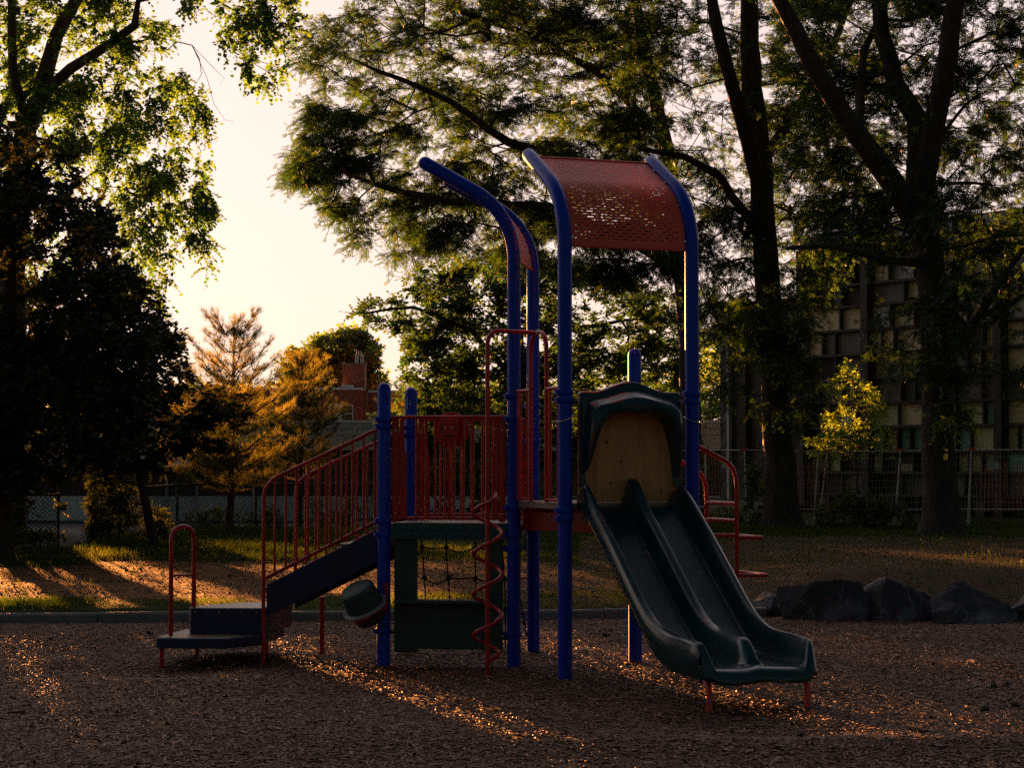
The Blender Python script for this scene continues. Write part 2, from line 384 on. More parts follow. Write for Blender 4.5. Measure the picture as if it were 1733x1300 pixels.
# ------------------------------------------------------------------ foliage
def place(name, tmpl, P0, A, B, S, m, parent=None, org=None, tone=None, cull=True, kind_smooth=False):
    """tmpl (k quads, 4, 3) laid at P0 with axes A (length) and B (width)"""
    if cull:
        k = keep_mask(P0); P0, A, B, S = P0[k], A[k], B[k], S[k]
        if tone is not None: tone = tone[k]
    N = np.cross(A, B); T = tmpl.reshape(-1, 3)
    V = P0[:, None, :] + S[:, None, None] * (T[None, :, 0:1] * A[:, None, :] + T[None, :, 1:2] * B[:, None, :] + T[None, :, 2:3] * N[:, None, :])
    nq = tmpl.shape[0]
    q = np.arange(len(P0) * nq * 4).reshape(-1, 4)
    if tone is None: tone = rng.random(len(P0))
    return np_mesh(name, V.reshape(-1, 3), q, m, parent, False, org, np.repeat(tone, nq))
def T_simple(w=.5): return np.array([[[0, 0, 0], [.45, -w / 2, .04], [1, 0, 0], [.45, w / 2, .04]]])
def T_heart(w=.9): return np.array([[[0, 0, 0], [.15, -w / 2, .03], [.6, -w * .36, .05], [1, 0, -.02]], [[0, 0, 0], [1, 0, -.02], [.6, w * .36, .05], [.15, w / 2, .03]]])
def T_pinnate(pairs=6, L=.36, w=.14):
    q = []
    for i in range(pairs):
        x = .16 + .78 * i / (pairs - 1); l = L * (1 - .35 * abs(i / (pairs - 1) - .4))
        for s in (-1, 1):
            a = np.array([x, 0, -.10 * x * x]); d = np.array([.35, s * .93, -.12]); p = np.array([.93, -s * .35, 0])
            q.append([a, a + d * l * .5 - p * w / 2, a + d * l, a + d * l * .5 + p * w / 2])
    return np.array(q)
def T_needles(k=9):
    q = []
    for i in range(k):
        a = 2 * math.pi * i / k; d = np.array([.80, .55 * math.cos(a), .55 * math.sin(a)]); s = np.cross(d, [1, 0, 0]); s = s / np.linalg.norm(s) * .022
        b = np.array([(i % 3) * .12, 0, 0]); q.append([b - s, b + d, b + d * 1.0 + s * .3, b + s])
    return np.array(q)

class Skel:
    def __init__(s): s.p = []; s.par = []; s.minr = []; s.fix = []
    def node(s, p, par, r=0, fix=False): s.p.append(np.array(p, float)); s.par.append(par); s.minr.append(r); s.fix.append(fix); return len(s.p) - 1
    def line(s, pts, rs, par=-1):
        """limb given as points with radii, resampled"""
        idx = []; last = par
        pts = [np.array(p, float) for p in pts]
        for i, (p, r) in enumerate(zip(pts, rs)):
            if i == 0:
                if par < 0: last = s.node(p, par, r, True)
                idx.append(last); continue
            n = max(1, int(np.linalg.norm(p - pts[i - 1]) / .5))
            for k in range(1, n + 1):
                t = k / n; q = pts[i - 1] * (1 - t) + p * t
                if k < n: q = q + rng.normal(0, .02, 3)
                last = s.node(q, last, rs[i - 1] * (1 - t) + r * t, True); idx.append(last)
        return idx
    def grow(s, attr, step=.5, bend=.25, start=None, minz=0):
        arr = np.array(s.p); lim = start if start is not None else 0
        base = arr[lim:]
        d = np.min(np.linalg.norm(attr[:, None, :] - base[None, :, :], axis=2), axis=1)
        tips = []
        buf = np.zeros((len(s.p) + len(attr) * 30, 3)); buf[:len(s.p)] = arr; cnt = len(s.p)
        for i in np.argsort(d):
            a = attr[i]; cand = buf[:cnt]
            dd = np.linalg.norm(cand - a, axis=1) + .55 * np.maximum(cand[:, 2] - a[2], 0) + 100 * (cand[:, 2] < minz)
            j = int(np.argmin(dd)); p0 = buf[j].copy(); L = np.linalg.norm(a - p0); n = max(1, min(28, int(L / step)))
            last = j; off = rng.normal(0, 1, 3) * L * bend * .3 + np.array([0, 0, L * bend * .35])
            for k in range(1, n + 1):
                t = k / n; q = p0 * (1 - t) + a * t + off * math.sin(math.pi * t) + rng.normal(0, .02, 3) * (k < n)
                s.p.append(q); s.par.append(last); s.minr.append(0); s.fix.append(False); buf[cnt] = q; last = cnt; cnt += 1
            tips.append(last)
        return tips
    def mesh(s, name, m, parent, tip=.008, expo=2.3, sides=5, rmin=0.0):
        n = len(s.p); cntv = np.zeros(n); ch = [0] * n
        for i in range(n):
            if s.par[i] >= 0: ch[s.par[i]] += 1
        w = np.zeros(n)
        for i in range(n - 1, -1, -1):
            if ch[i] == 0: w[i] += 1
            if s.par[i] >= 0: w[s.par[i]] += w[i]
        r = tip * w ** (1 / expo)
        for i in range(n):
            if s.fix[i]: r[i] = s.minr[i]
            elif s.par[i] >= 0: r[i] = min(r[i], r[s.par[i]] * .92)
        b = MB(); pv = np.array(s.p)
        # chains
        kids = [[] for _ in range(n)]
        for i in range(n):
            if s.par[i] >= 0: kids[s.par[i]].append(i)
        st = [(-1, i) for i in range(n) if s.par[i] < 0]
        while st:
            fr, i = st.pop(); ch_ = [fr] if fr >= 0 else []; ch_.append(i)
            while kids[i]:
                ks = sorted(kids[i], key=lambda q: (-s.fix[q], -r[q])); 
                for q in ks[1:]: st.append((i, q))
                i = ks[0]; ch_.append(i)
            if len(ch_) < 2: continue
            rr = [r[q] for q in ch_]
            if fr >= 0: rr[0] = min(rr[0], rr[1] * 1.15)
            if max(rr) < .032 and not s.fix[ch_[-1]] and (~keep_mask(pv[ch_])).mean() > .5: continue
            big = max(rr) > .05
            b.tube([pv[q] for q in ch_], rr, 14 if max(rr) > .15 else (8 if big else sides))
        return b.build(name, m, parent, smooth=True)

def attractors(poly, D0, depth, n, pads, padr=(.7, .35), squash=.45, seed=0, front_bias=0):
    """random twig ends gathered in flat pads inside the outline seen from the survey position, at real depths"""
    r_ = np.random.default_rng(seed); xs = [p[0] for p in poly]; ys = [p[1] for p in poly]; C = []
    while len(C) < pads:
        x = r_.uniform(min(xs), max(xs)); y = r_.uniform(min(ys), max(ys))
        if in_poly(np.array([x]), np.array([y]), poly)[0]:
            C.append(np.array(P(x, y, D0 + depth * (r_.random() + r_.random() - 1))))
    C = np.array(C); out = []
    while len(out) < n:
        if r_.random() < .55:
            x = r_.uniform(min(xs), max(xs)); y = r_.uniform(min(ys), max(ys))
            if in_poly(np.array([x]), np.array([y]), poly)[0]: out.append(np.array(P(x, y, D0 + depth * (r_.random() + r_.random() - 1))))
            continue
        c = C[r_.integers(len(C))]; v = r_.normal(0, 1, 3); v = v / np.linalg.norm(v) * r_.random() ** .45
        rad = r_.uniform(*padr) if padr[0] < padr[1] else padr[0]
        q = c + v * np.array([rad, rad, rad * squash]); X, Y_ = PX(*q)
        if in_poly(np.array([X]), np.array([Y_]), poly)[0]: out.append(q)
    return np.array(out)

def sprays(tips, centre, ntw, tlen, nlf, droop=.2, flat=.5, seed=0, spread=1.0):
    """short twigs round every tip and leaf positions along them: returns P0, A, B and the twig polylines"""
    r_ = np.random.default_rng(seed); n = len(tips)
    T0 = np.repeat(tips, ntw, axis=0)
    out = norm(T0 - centre) * .6 * spread + r_.normal(0, 1, T0.shape) * np.array([1, 1, flat]); out = norm(out)
    L = tlen * r_.uniform(.5, 1.2, len(T0))
    t = (np.arange(nlf) + .6) / nlf
    pos = T0[:, None, :] + out[:, None, :] * (L[:, None] * t[None, :])[:, :, None]
    pos[:, :, 2] -= droop * (L[:, None] * t[None, :] ** 2)
    side = norm(np.cross(out, r_.normal(0, .35, out.shape) + [0, 0, 1])); sg = np.where(np.arange(nlf) % 2, 1, -1)
    A = norm(out[:, None, :] * .7 + side[:, None, :] * sg[None, :, None] * .8 + r_.normal(0, .28, pos.shape) - [0, 0, droop])
    up = norm(r_.normal(0, .5, pos.shape) + [0, 0, 1]); B = norm(np.cross(up, A))
    end = T0 + out * L[:, None]; end[:, 2] -= droop * L
    return pos.reshape(-1, 3), A.reshape(-1, 3), B.reshape(-1, 3), T0, end
def twig_mesh(name, a, b, r, m, parent):
    d = norm(b - a); s = norm(np.cross(d, [.3, .2, 1.])); u = np.cross(d, s); k = keep_mask((a + b) / 2); a, b, s, u = a[k], b[k], s[k], u[k]
    V = np.stack([a + s * r, a - s * r * .5 + u * r * .8, a - s * r * .5 - u * r * .8, b + s * r * .4, b - s * r * .2 + u * r * .3, b - s * r * .2 - u * r * .3], 1)
    n = len(a); i = np.arange(n)[:, None] * 6
    q = np.concatenate([i + [[0, 1, 4, 3]], i + [[1, 2, 5, 4]], i + [[2, 0, 3, 5]]])
    return np_mesh(name, V.reshape(-1, 3), q, m, parent)

# ================================================================== GROUND
def build_ground():
    xs = np.concatenate([-np.geomspace(900, 16, 14), np.arange(-15, 15.01, .16), np.geomspace(16, 900, 14)])
    ys = np.concatenate([np.linspace(-40, 8, 16), np.arange(8.3, 36, .14), np.arange(36.2, 62, .4), np.geomspace(63, 1600, 22)])
    X, Y = np.meshgrid(xs, ys); Z = gz(X, Y)
    V = np.stack([X, Y, Z], -1).reshape(-1, 3); nx, ny = len(xs), len(ys)
    i = (np.arange(ny - 1)[:, None] * nx + np.arange(nx - 1)[None, :]).ravel()
    q = np.stack([i, i + 1, i + nx + 1, i + nx], 1)
    o = np_mesh('ground', V, q, M['ground'], smooth=True)
    x, y = V[:, 0], V[:, 1]; k = kerb_y(x); n1 = noise2(x * 1.3, y * 1.3, 21); n2 = noise2(x * 4, y * 4, 22)
    outside = smooth((y - k - .1) / .15)
    wx, wy = x + n2 * .6, y + n1 * 1.6
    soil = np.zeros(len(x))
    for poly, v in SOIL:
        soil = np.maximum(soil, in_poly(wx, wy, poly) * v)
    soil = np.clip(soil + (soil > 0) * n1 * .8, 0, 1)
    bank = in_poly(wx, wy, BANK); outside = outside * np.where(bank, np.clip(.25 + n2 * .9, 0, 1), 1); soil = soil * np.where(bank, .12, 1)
    asph = smooth((y - 47.5 - .12 * (x + 10)) / 1.0) * smooth((1.5 - x) / 1)
    asph = np.maximum(asph, in_poly(x, y, GATEPATH))
    col = np.stack([outside, soil * outside, asph, np.ones(len(x))], 1).astype(np.float32)
    a = o.data.attributes.new('zone', 'FLOAT_COLOR', 'POINT'); a.data.foreach_set('color', col.ravel())
    tag(o, kind='structure')
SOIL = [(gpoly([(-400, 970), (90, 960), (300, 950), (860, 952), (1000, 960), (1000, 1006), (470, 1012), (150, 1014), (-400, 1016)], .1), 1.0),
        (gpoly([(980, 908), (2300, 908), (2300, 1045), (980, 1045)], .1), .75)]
BANK = gpoly([(880, 925), (1300, 918), (2300, 912), (2300, 1048), (880, 1048)], .12)
GATEPATH = gpoly([(-200, 925), (60, 920), (100, 900), (152, 905), (150, 922), (60, 938), (-200, 942)], 0)
build_ground()

def kerb():
    b = MB(); prof = [(-.075, -.1), (-.07, .085), (-.05, .105), (.05, .105), (.07, .085), (.075, -.1)]; n = len(prof); x = -26.0; k = 0
    while x < 2.0:
        xs = np.linspace(x + .006, x + 1.79, 5); dy, dz = .006 * math.sin(k * 2.3), .005 * math.sin(k * 1.7)
        V = [(q, float(kerb_y(q)) + a + dy, h + dz + .002 * math.sin(q * 9)) for q in xs for a, h in prof]
        F = [(i * n + j, i * n + j + 1, (i + 1) * n + j + 1, (i + 1) * n + j) for i in range(4) for j in range(n - 1)] + [tuple(range(n)), tuple(range(4 * n, 5 * n))[::-1]]
        b.add(V, F); x += 1.8; k += 1
    o = b.build('kerb', M['concrete']); tag(o, kind='structure')
kerb()

# loose wood chips over the play area
def scatter(n, y0, y1, dens_pow=1.0, pad=1.05, xr=(-1, 1)):
    y = y0 + (y1 - y0) * rng.random(n) ** dens_pow
    x = y * .256 * pad * (rng.random(n) * (xr[1] - xr[0]) + xr[0]) 
    return x, y
def chips():
    n = 185000
    x, y = scatter(n, 9.5, 22.6, 1.0, 1.38); ok = y < kerb_y(x) - .1 + .0; x, y = x[ok], y[ok]; n = len(x)
    z = gz(x, y) + .004 + .004 * rng.random(n)
    a = rng.random(n) * 2 * np.pi; tl = np.where(rng.random(n) < .07, 3.2, 1.0); el = rng.normal(0, .09, n) * tl
    A = np.stack([np.cos(a) * np.cos(el), np.sin(a) * np.cos(el), np.sin(el)], 1)
    up = norm(rng.normal(0, .19, (n, 3)) * tl[:, None] + [0, 0, 1]); B = norm(np.cross(up, A))
    S = (.018 + .035 * rng.random(n) ** 2.0 + .008) * np.where(rng.random(n) < .012, 2.1, 1.0)
    w = .32
    T = np.array([[[-.5, -w / 2, 0], [.5, -w / 3, 0], [.42, 0, .06], [-.5, 0, .07]], [[-.5, 0, .07], [.42, 0, .06], [.5, w / 3, 0], [-.5, w / 2, 0]]])
    o = place('wood_chips', T, np.stack([x, y, z], 1), A, B, S, M['chip'], cull=False, tone=np.clip(rng.beta(1.1, 2.3, n) + .25 * noise2(x * .6, y * .6, 77), 0, 1))
    tag(o, kind='stuff')
chips()
def litter():
    n = 36000
    x, y = scatter(n, 22.2, 46, 1.2, 1.15)
    s = np.zeros(n, bool)
    for poly, v in SOIL: s |= in_poly(x, y, poly)
    s &= ~(in_poly(x, y, BANK) & (rng.random(n) < .6)); s |= rng.random(n) < .10
    ok = s & (y > kerb_y(x) + .15); x, y = x[ok], y[ok]; n = len(x)
    z = gz(x, y) + .008; a = rng.random(n) * 2 * np.pi
    A = np.stack([np.cos(a), np.sin(a), rng.normal(0, .45, n)], 1); A = norm(A)
    up = norm(rng.normal(0, .6, (n, 3)) + [0, 0, 1]); B = norm(np.cross(up, A)); S = .02 + .035 * rng.random(n)
    tag(place('leaf_litter', T_simple(.6), np.stack([x, y, z], 1), A, B, S, M['litter'], cull=False), kind='stuff')
litter()
def grass():
    n = 330000
    x, y = scatter(n, 21.9, 51, 1.15, 1.15)
    k = kerb_y(x); p = np.full(n, .85)
    for poly, v in SOIL: p = np.where(in_poly(x, y, poly), .03 if v > .9 else .10, p)
    near = (y < k + 2.2); n1 = noise2(x * 1.1, y * 1.1, 31) + noise2(x * 3, y * 3, 32) * .5
    p = np.where(near & (x < 1.5), np.where(n1 > -.12, .75, .10), p)
    p = np.where(in_poly(x, y, GATEPATH), 0, p); p *= np.clip(.7 + n1 * 1.6, .05, 1)
    ok = (rng.random(n) < p) & (y > k + .12) & (y < 47.5 + .12 * (x + 10)); x, y = x[ok], y[ok]; n = len(x)
    z = gz(x, y) - .005; lean = rng.normal(0, .45, (n, 3)); A = norm(lean * [1, 1, 0] + [0, 0, 1])
    a = rng.random(n) * 6.283; B = np.stack([np.cos(a), np.sin(a), a * 0], 1)
    S = (.035 + .06 * rng.random(n)) * (1 + .6 * (noise2(x * .8, y * .8, 33) > .1))
    T = np.array([[[0, -.055, 0], [.6, -.045, .05], [1, 0, .18], [0, .055, 0]]])
    tone = np.clip(.5 + noise2(x * .7, y * .7, 34) * 1.2 + rng.normal(0, .15, n), 0, 1)
    S = S * np.clip(y / 30, .8, 1.5)
    tag(place('grass', T, np.stack([x, y, z], 1), A, B, S, M['grassblade'], cull=False, tone=tone), kind='stuff')
grass()

# ================================================================== PLAY STRUCTURE
PA, PB, PC, PD, PE, PF, PG = [Vector((x, y, 0)) for x, y in ((-1.091, 17.154), (-.917, 18.26), (.016, 16.98), (.189, 18.087), (.419, 15.935), (1.464, 16.338), (1.061, 17.383))]
ZL, ZR, RP = 1.191, 1.391, .0572
Z1 = Vector((0, 0, 1))
def at(p, z): return Vector((p.x, p.y, z))
def un(a, b): d = (b - a); d.z = 0; return d.normalized()
ps = thing('play_structure', (.2, 17.0, 0), 'playground climber with blue posts, red railings, curved red roofs and green double slide', 'play structure')
def collars(post, p, zs, clamp=None):
    for z in zs:
        b = MB(); b.tube([at(p, z - .028), at(p, z - .016), at(p, z + .016), at(p, z + .028)], [RP + .004, RP + .011, RP + .011, RP + .004], 20)
        d = clamp or Vector((-.9, -.4, 0)).normalized()
        b.box(at(p, z) + d * (RP + .012), (.03, .05, .04), (d, d.cross(Z1), Z1)); b.build('collar', M['blue'], post, smooth=True)
def straight_post(p, top, zs):
    b = MB(); b.tube([at(p, g(p.x, p.y) - .15), at(p, top - RP)], RP, 24, 'round_end')
    o = b.build('post', M['blue'], ps, smooth=True); collars(o, p, zs); return o
def arch_path(p, d, n=12):
    Rr, z0 = .67, 3.44; pts = []
    for i in range(n + 1):
        a = R(60) * i / n; pts.append(at(p, z0 + Rr * math.sin(a)) + d * Rr * (1 - math.cos(a)))
    e = pts[-1]; tdir = d * math.sin(R(60)) + Z1 * math.cos(R(60))
    for k in (.13, .26, .39, .50): pts.append(e + tdir * k)
    return pts, tdir
def arch_post(p, d, zs):
    pts, _ = arch_path(p, d)
    b = MB(); b.tube([at(p, g(p.x, p.y) - .15), at(p, 1.0), at(p, 2.0), at(p, 3.0)] + pts, RP, 24, 'round_end')
    o = b.build('post', M['blue'], ps, smooth=True); collars(o, p, zs); return o
postA = straight_post(PA, 2.394, (2.08, 2.02, 1.215, 1.10, .28))
postB = straight_post(PB, 2.394, (2.03, 1.96, 1.215, 1.10))
postG = straight_post(PG, 2.70, (2.22, 1.40))
dL = un(PD, PB); dR = un(PF, PG)
postC = arch_post(PC, dL, (2.27, 2.08, 1.335, 1.10, .98, .27))
postD = arch_post(PD, dL, (2.22, 1.9, 1.335, 1.10))
postE = arch_post(PE, dR, (2.27, 2.21, 1.335, 1.27))
postF = arch_post(PF, dR, (2.27, 2.21, 1.335, 1.27))
# thin chains hung round two posts
for po, p, side in ((postE, PE, 1), (postF, PF, -1)):
    b = MB(); c = [at(p, 2.06 + .025 * math.sin(i / 12 * 6.283 + side)) + Vector((math.cos(i / 12 * 6.283), math.sin(i / 12 * 6.283), 0)) * (RP + .009) for i in range(13)]
    b.tube(c, .0045, 5); b.build('chain', M['steel'], po)
# marker scribble on the far left post
b = MB()
for a, c in (((-.03, 2.30), (-.03, 2.20)), ((-.055, 2.26), (.02, 2.262)), ((-.03, 2.24), (.0, 2.24)), ((-.005, 2.28), (-.005, 2.235))):
    b.tube([Vector((PB.x + a[0], PB.y - math.sqrt(RP ** 2 - a[0] ** 2) - .002, a[1])), Vector((PB.x + c[0], PB.y - math.sqrt(RP ** 2 - c[0] ** 2) - .002, c[1]))], .0028, 4)
b.build('marker_scribble', M['chalk'], postB)

def roof_panel(p, q, d):
    """perforated sheet between two bent posts; the slots are real holes"""
    side = un(p, q); inset = RP * .75
    L = (q - p).length - 2 * inset
    pts, td = arch_path(p, d, 24)
    pts = [x for x in pts]; 
    seg = [0]
    for i in range(1, len(pts)): seg.append(seg[-1] + (pts[i] - pts[i - 1]).length)
    tot = seg[-1] - .03
    def at_s(s):
        s = max(0, min(s, seg[-1]))
        for i in range(1, len(pts)):
            if s <= seg[i]: return pts[i - 1].lerp(pts[i], (s - seg[i - 1]) / (seg[i] - seg[i - 1]))
        return pts[-1]
    rows = 41; margin = .045; pitch = (tot - 2 * margin) / rows; us = []
    b = MB(); pu = .082; mu = .05
    def strip(s0, s1, u0, u1):
        a0, a1 = at_s(s0) + side * inset, at_s(s1) + side * inset
        b.add([a0 + side * u0, a0 + side * u1, a1 + side * u1, a1 + side * u0], [(0, 1, 2, 3)])
    strip(0, margin, 0, L); strip(tot - margin, tot, 0, L)
    for i in range(rows):
        s0 = margin + i * pitch; h = .0085
        strip(s0, s0 + pitch - h, 0, L)
        off = (i % 2) * pu / 2; u = mu + off; last = 0
        while u + .056 < L - mu:
            strip(s0 + pitch - h, s0 + pitch, last, u); last = u + .056; u += pu
        strip(s0 + pitch - h, s0 + pitch, last, L)
    o = b.build('roof_panel', M['redpanel'], ps)
    so = o.modifiers.new('thick', 'SOLIDIFY'); so.thickness = .003
    for s in (0, tot):
        e = MB(); c = at_s(s) + side * inset; e.tube([c, c + side * L], .011, 8); e.build('edge_roll', M['redpanel'], o, smooth=True)
    for s in (.06, .34, .62, .84):
        for u in (.022, L - .022):
            e = MB(); c = at_s(s * tot) + side * (inset + u); t_ = (at_s(s * tot + .02) - at_s(s * tot - .02)).normalized(); nn = side.cross(t_)
            if nn.dot(Vector((-.2, -1, .2))) < 0: nn = -nn
            e.tube([c, c + nn * .014], [.012, .009], 8); e.build('bolt', M['bolt'], o)
    return o
roof_panel(PC, PD, dL); roof_panel(PE, PF, dR)

# decks
def inset_poly(pts, k):
    c = sum(pts, Vector()) / len(pts); return [c + (p - c) * k for p in pts]
for pts, z in (((PA, PC, PD, PB), ZL), ((PC, PE, PF, PG), ZR), ((PC, PG, PD), ZL - .004)):
    q = inset_poly(list(pts), .97); MB().prism([(p.x, p.y) for p in q], z - .055, z).build('deck', M['deck'], ps, bevel=.006)
MB().extr([at(PC, ZL - .02) + un(PC, PG) * .07, at(PG, ZL - .02) - un(PC, PG) * .07, at(PG, ZR - .06) - un(PC, PG) * .07, at(PC, ZR - .06) + un(PC, PG) * .07], Vector((.02, -.05, 0))).build('riser_panel', M['red'], ps, bevel=.004)
# lower red apron seen between the posts, with scratched marks
aq = MB().extr([P(893, 898, 17.0), P(1000, 902, 16.55), P(1000, 868, 16.55), P(893, 867, 17.0)], Vector((.01, .03, 0))).build('apron_panel', M['red'], ps, bevel=.004)
b = MB()
for pts in (((924, 876), (932, 878), (938, 873)), ((926, 880), (934, 883)), ((929, 873), (934, 886))):
    b.tube([P(x, y, 16.83) for x, y in pts], .0025, 4)
b.build('scratched_mark', M['chalk'], aq)

def barrier(p, q, z0, z1, nb, plates=(.10, .10), r=.0105, gap0=.075, gap1=.075, flare=False):
    d = un(p, q); L = (q - p).length; a = p + d * gap0; L = L - gap0 - gap1; nrm = d.cross(Z1)
    b = MB(); b.tube([at(a, z1), at(a + d * L, z1)], .017, 10); b.tube([at(a, z0), at(a + d * L, z0)], .014, 10)
    x0, x1 = plates
    if x0: b.tube([at(a + d * .008, z0), at(a + d * .008, z1)], .012, 8)
    if x1: b.tube([at(a + d * (L - .008), z0), at(a + d * (L - .008), z1)], .012, 8)
    for i in range(nb):
        t = x0 + (L - x0 - x1) * (i + (1 if x0 else .5)) / (nb + (1 if x0 else 0)); c = a + d * t; b.tube([at(c, z0), at(c, z1)], r, 8)
    o = b.build('barrier', M['red'], ps, smooth=True)
    for s, w in ((0, x0), (1, x1)):
        if not w: continue
        c0 = a if s == 0 else a + d * L; dd = d if s == 0 else -d
        zt = z1 - .01; zb = z0 - .03; w2 = w * .45
        k = MB()
        k.extr([at(c0, zb), at(c0 + dd * w2, zb), at(c0 + dd * w2, zt), at(c0, zt)], nrm * .004)
        k.extr([at(c0 + dd * (w2 + .008), zb + .03), at(c0 + dd * w, zb + .03), at(c0 + dd * w, z0 + (z1 - z0) * .62), at(c0 + dd * (w * .8), z0 + (z1 - z0) * .72), at(c0 + dd * (w * .8), zt), at(c0 + dd * (w2 + .008), zt)], nrm * .004)
        k.build('end_plate', M['red'], o)
        for z in (z1 - .11, z0 + .04):
            e = MB(); c = at(c0 + dd * w2 * .5, z); n2 = nrm if nrm.y < 0 else -nrm
            e.tube([c + n2 * .004, c + n2 * .014], [.011, .008], 8); e.build('bolt', M['bolt'], o)
    return o
fb = barrier(PA, PC, 1.238, 2.095, 8, (.125, .11))
barrier(PB, PD, 1.238, 2.095, 7, (.10, .10))
d = un(PC, PE)
barrier(PC, PC + d * (.36 * 1.12), ZR + .02, 2.31, 2, (.0, .0), gap0=.07, gap1=.02)
barrier(PC + d * (.64 * 1.12), PE, ZR + .02, 2.31, 2, (.0, .0), gap0=.02, gap1=.07)
for q, s in ((PC, 1), (PE, -1)):
    w = MB(); a0 = q + d * s * .075; n2 = d.cross(Z1) * .004
    w.extr([at(a0, ZR + .03), at(a0 + d * s * .07, ZR + .03), at(a0 + d * s * .07, 2.30), at(a0, 2.30)], n2); w.build('side_plate', M['red'], ps)
barrier(PG, PG + (PF - PG) * .48, ZR + .02, 2.31, 3, (.0, .0), gap0=.07, gap1=.02)
# drum / speaker plate on the front barrier
dAC = un(PA, PC); nf = Vector((dAC.y, -dAC.x, 0)) 
if nf.y > 0: nf = -nf
cc = P(760, 724, 17.05)
b = MB(); hw, hh = .083, .078
b.extr([cc + dAC * x + Z1 * z + nf * .02 for x, z in ((-hw, -hh), (hw, -hh), (hw, hh), (-hw, hh))], nf * -.02)
b.box(cc + Z1 * (-hh - .012) + nf * .02, (.17, .05, .014), (dAC, nf, Z1)); b.tube([cc + Z1 * -hh, at(cc, 1.24)], .012, 8)
sp_ = b.build('sound_box', M['red'], fb, bevel=.003)
b = MB()
for x, z, w, h in ((-.062, 0, .006, .09), (.062, 0, .006, .09), (0, -.067, .09, .006)): b.box(cc + dAC * x + Z1 * z + nf * .021, (w, .004, h), (dAC, nf, Z1))
b.build('slot', M['dark'], ps)
b = MB()
for x in (-.03, .03): b.tube([cc + dAC * x + nf * .02, cc + dAC * x + nf * .032], [.011, .008], 8)
b.build('bolt', M['bolt'], ps)
b = MB(); dc = P(763, 728, 17.15); b.tube([dc, dc - nf * .025], .155, 40); b.build('round_panel', M['red'], fb, smooth=True, bevel=.006)

# staircase on the left
sd = un(PD, PB); bk = un(PA, PB)
RUN = 1.055
def srail(off, x0, x1, foot):
    o0 = PA + bk * off
    def q(r, z): return at(o0 + sd * r, z)
    zt = lambda r: 1.985 - (r - .07) * .455
    b = MB(); end = x1
    path = [q(.03, 1.97), q(.07, 1.985), q(.13, 1.965)] + [q(r, zt(r)) for r in np.linspace(.2, end - .14, 8)]
    ze = zt(end - .14); path += [q(end - .08, ze - .035), q(end - .035, ze - .08), q(end - .008, ze - .13), q(end, ze - .20), q(end, foot)]
    b.tube(path, .0165, 10)
    zb = lambda r: 1.215 - (r - .05) * .505
    b.tube([q(.05, zb(.05)), q(end, zb(end))], .0165, 10)
    n = 10
    for i in range(n):
        r = .065 + (end - .08) * i / n + .015
        b.tube([q(r, zb(r) + .003), q(r, zt(r) if r > .12 else 1.965)], .0105, 8)
    return b.build('handrail', M['red'], stair, smooth=True)
def q0(off, r, z): return at(PA + bk * off + sd * r, z)
stair = bpy.data.objects.new('staircase', None); COL.objects.link(stair); stair.parent = ps; ORG[stair.name] = ORG[ps.name]
for off in (.03, .93):
    b = MB(); b.extr([q0(off, .07, .86), q0(off, RUN - .02, .385), q0(off, RUN - .02, .66), q0(off, .07, 1.135)], bk * .015); b.build('stringer', M['navy'], stair, bevel=.003)
for i in range(3):
    z = .62 + i * .19; r = RUN - .14 - i * .33; b = MB()
    b.box(q0(.48, r, z), (.30, .86, .03), (sd, bk, Z1)); b.box(q0(.48, r - .15, z + .08), (.01, .86, .17), (sd, bk, Z1)); b.build('step', M['deck'], stair)
srail(0.0, 0, RUN, g(-2.1, 17.3) - .1); srail(.93, 0, RUN - .03, .5)
b = MB(); b.tube([q0(.93, RUN - .28, .50), q0(.93, RUN - .28, -.1)], .022, 10); b.build('support_leg', M['red'], stair, smooth=True)

# transfer platforms
def plat(poly, z, th, name):
    o = MB().prism([(p[0], p[1]) for p in poly], z - th, z).build(name, M['navy'], ps, bevel=.008)
    c = sum((Vector((p[0], p[1], 0)) for p in poly), Vector()) / len(poly)
    q = [c + (Vector((p[0], p[1], 0)) - c) * .965 for p in poly]
    MB().prism([(p.x, p.y) for p in q], z - .001, z + .004).build('tread', M['deck'], o); return o
nr, fr = q0(0, RUN + .01, 0), q0(.90, RUN - .01, 0)
up_ = plat([(nr.x, nr.y), (-2.765, 17.36), (-2.80, 17.52), (-2.45, 18.02), (fr.x, fr.y)], .456, .225, 'transfer_platform')
b = MB()
for x in (.08, .3, .6, .93):
    c = Vector((nr.x, nr.y, .42)).lerp(Vector((-2.765, 17.36, .425)), x) + Vector((0, -.003, 0)); b.tube([c, c - Vector((0, .008, 0))], [.009, .006], 8)
b.build('bolt', M['bolt'], up_)
lowp = plat([(nr.x, nr.y - .03), (-2.40, 16.99), (-2.72, 16.98), (-3.0, 17.04), (-3.02, 17.12), (-2.90, 17.9), (-2.5, 18.3), (-2.05, 18.2)], .229, .085, 'transfer_platform')
for x, y in ((-2.965, 17.10), (-2.8, 17.95), (-2.2, 18.1)):
    MB().tube([(x, y, .15), (x, y, -.1)], .019, 10).build('support_leg', M['red'], lowp, smooth=True)
b = MB(); a0 = Vector((-2.915, 17.25, .22)); a1 = Vector((-2.755, 17.47, .45)); w = (a1 - a0); w.z = 0; hwid = w / 2; mid = at((a0 + a1) / 2, 0); zc = 1.06
pts = [a0, at(a0, .6), at(a0, 1.0)] + [at(mid, zc) - hwid * math.cos(a) + Z1 * .10 * math.sin(a) for a in np.linspace(0, math.pi, 11)] + [at(a1, 1.0), at(a1, .6), a1]
b.tube(pts, .0195, 12); b.tube([at(a0, .745), at(a1, .735)], .011, 8); b.build('loop_handle', M['red'], ps, smooth=True)

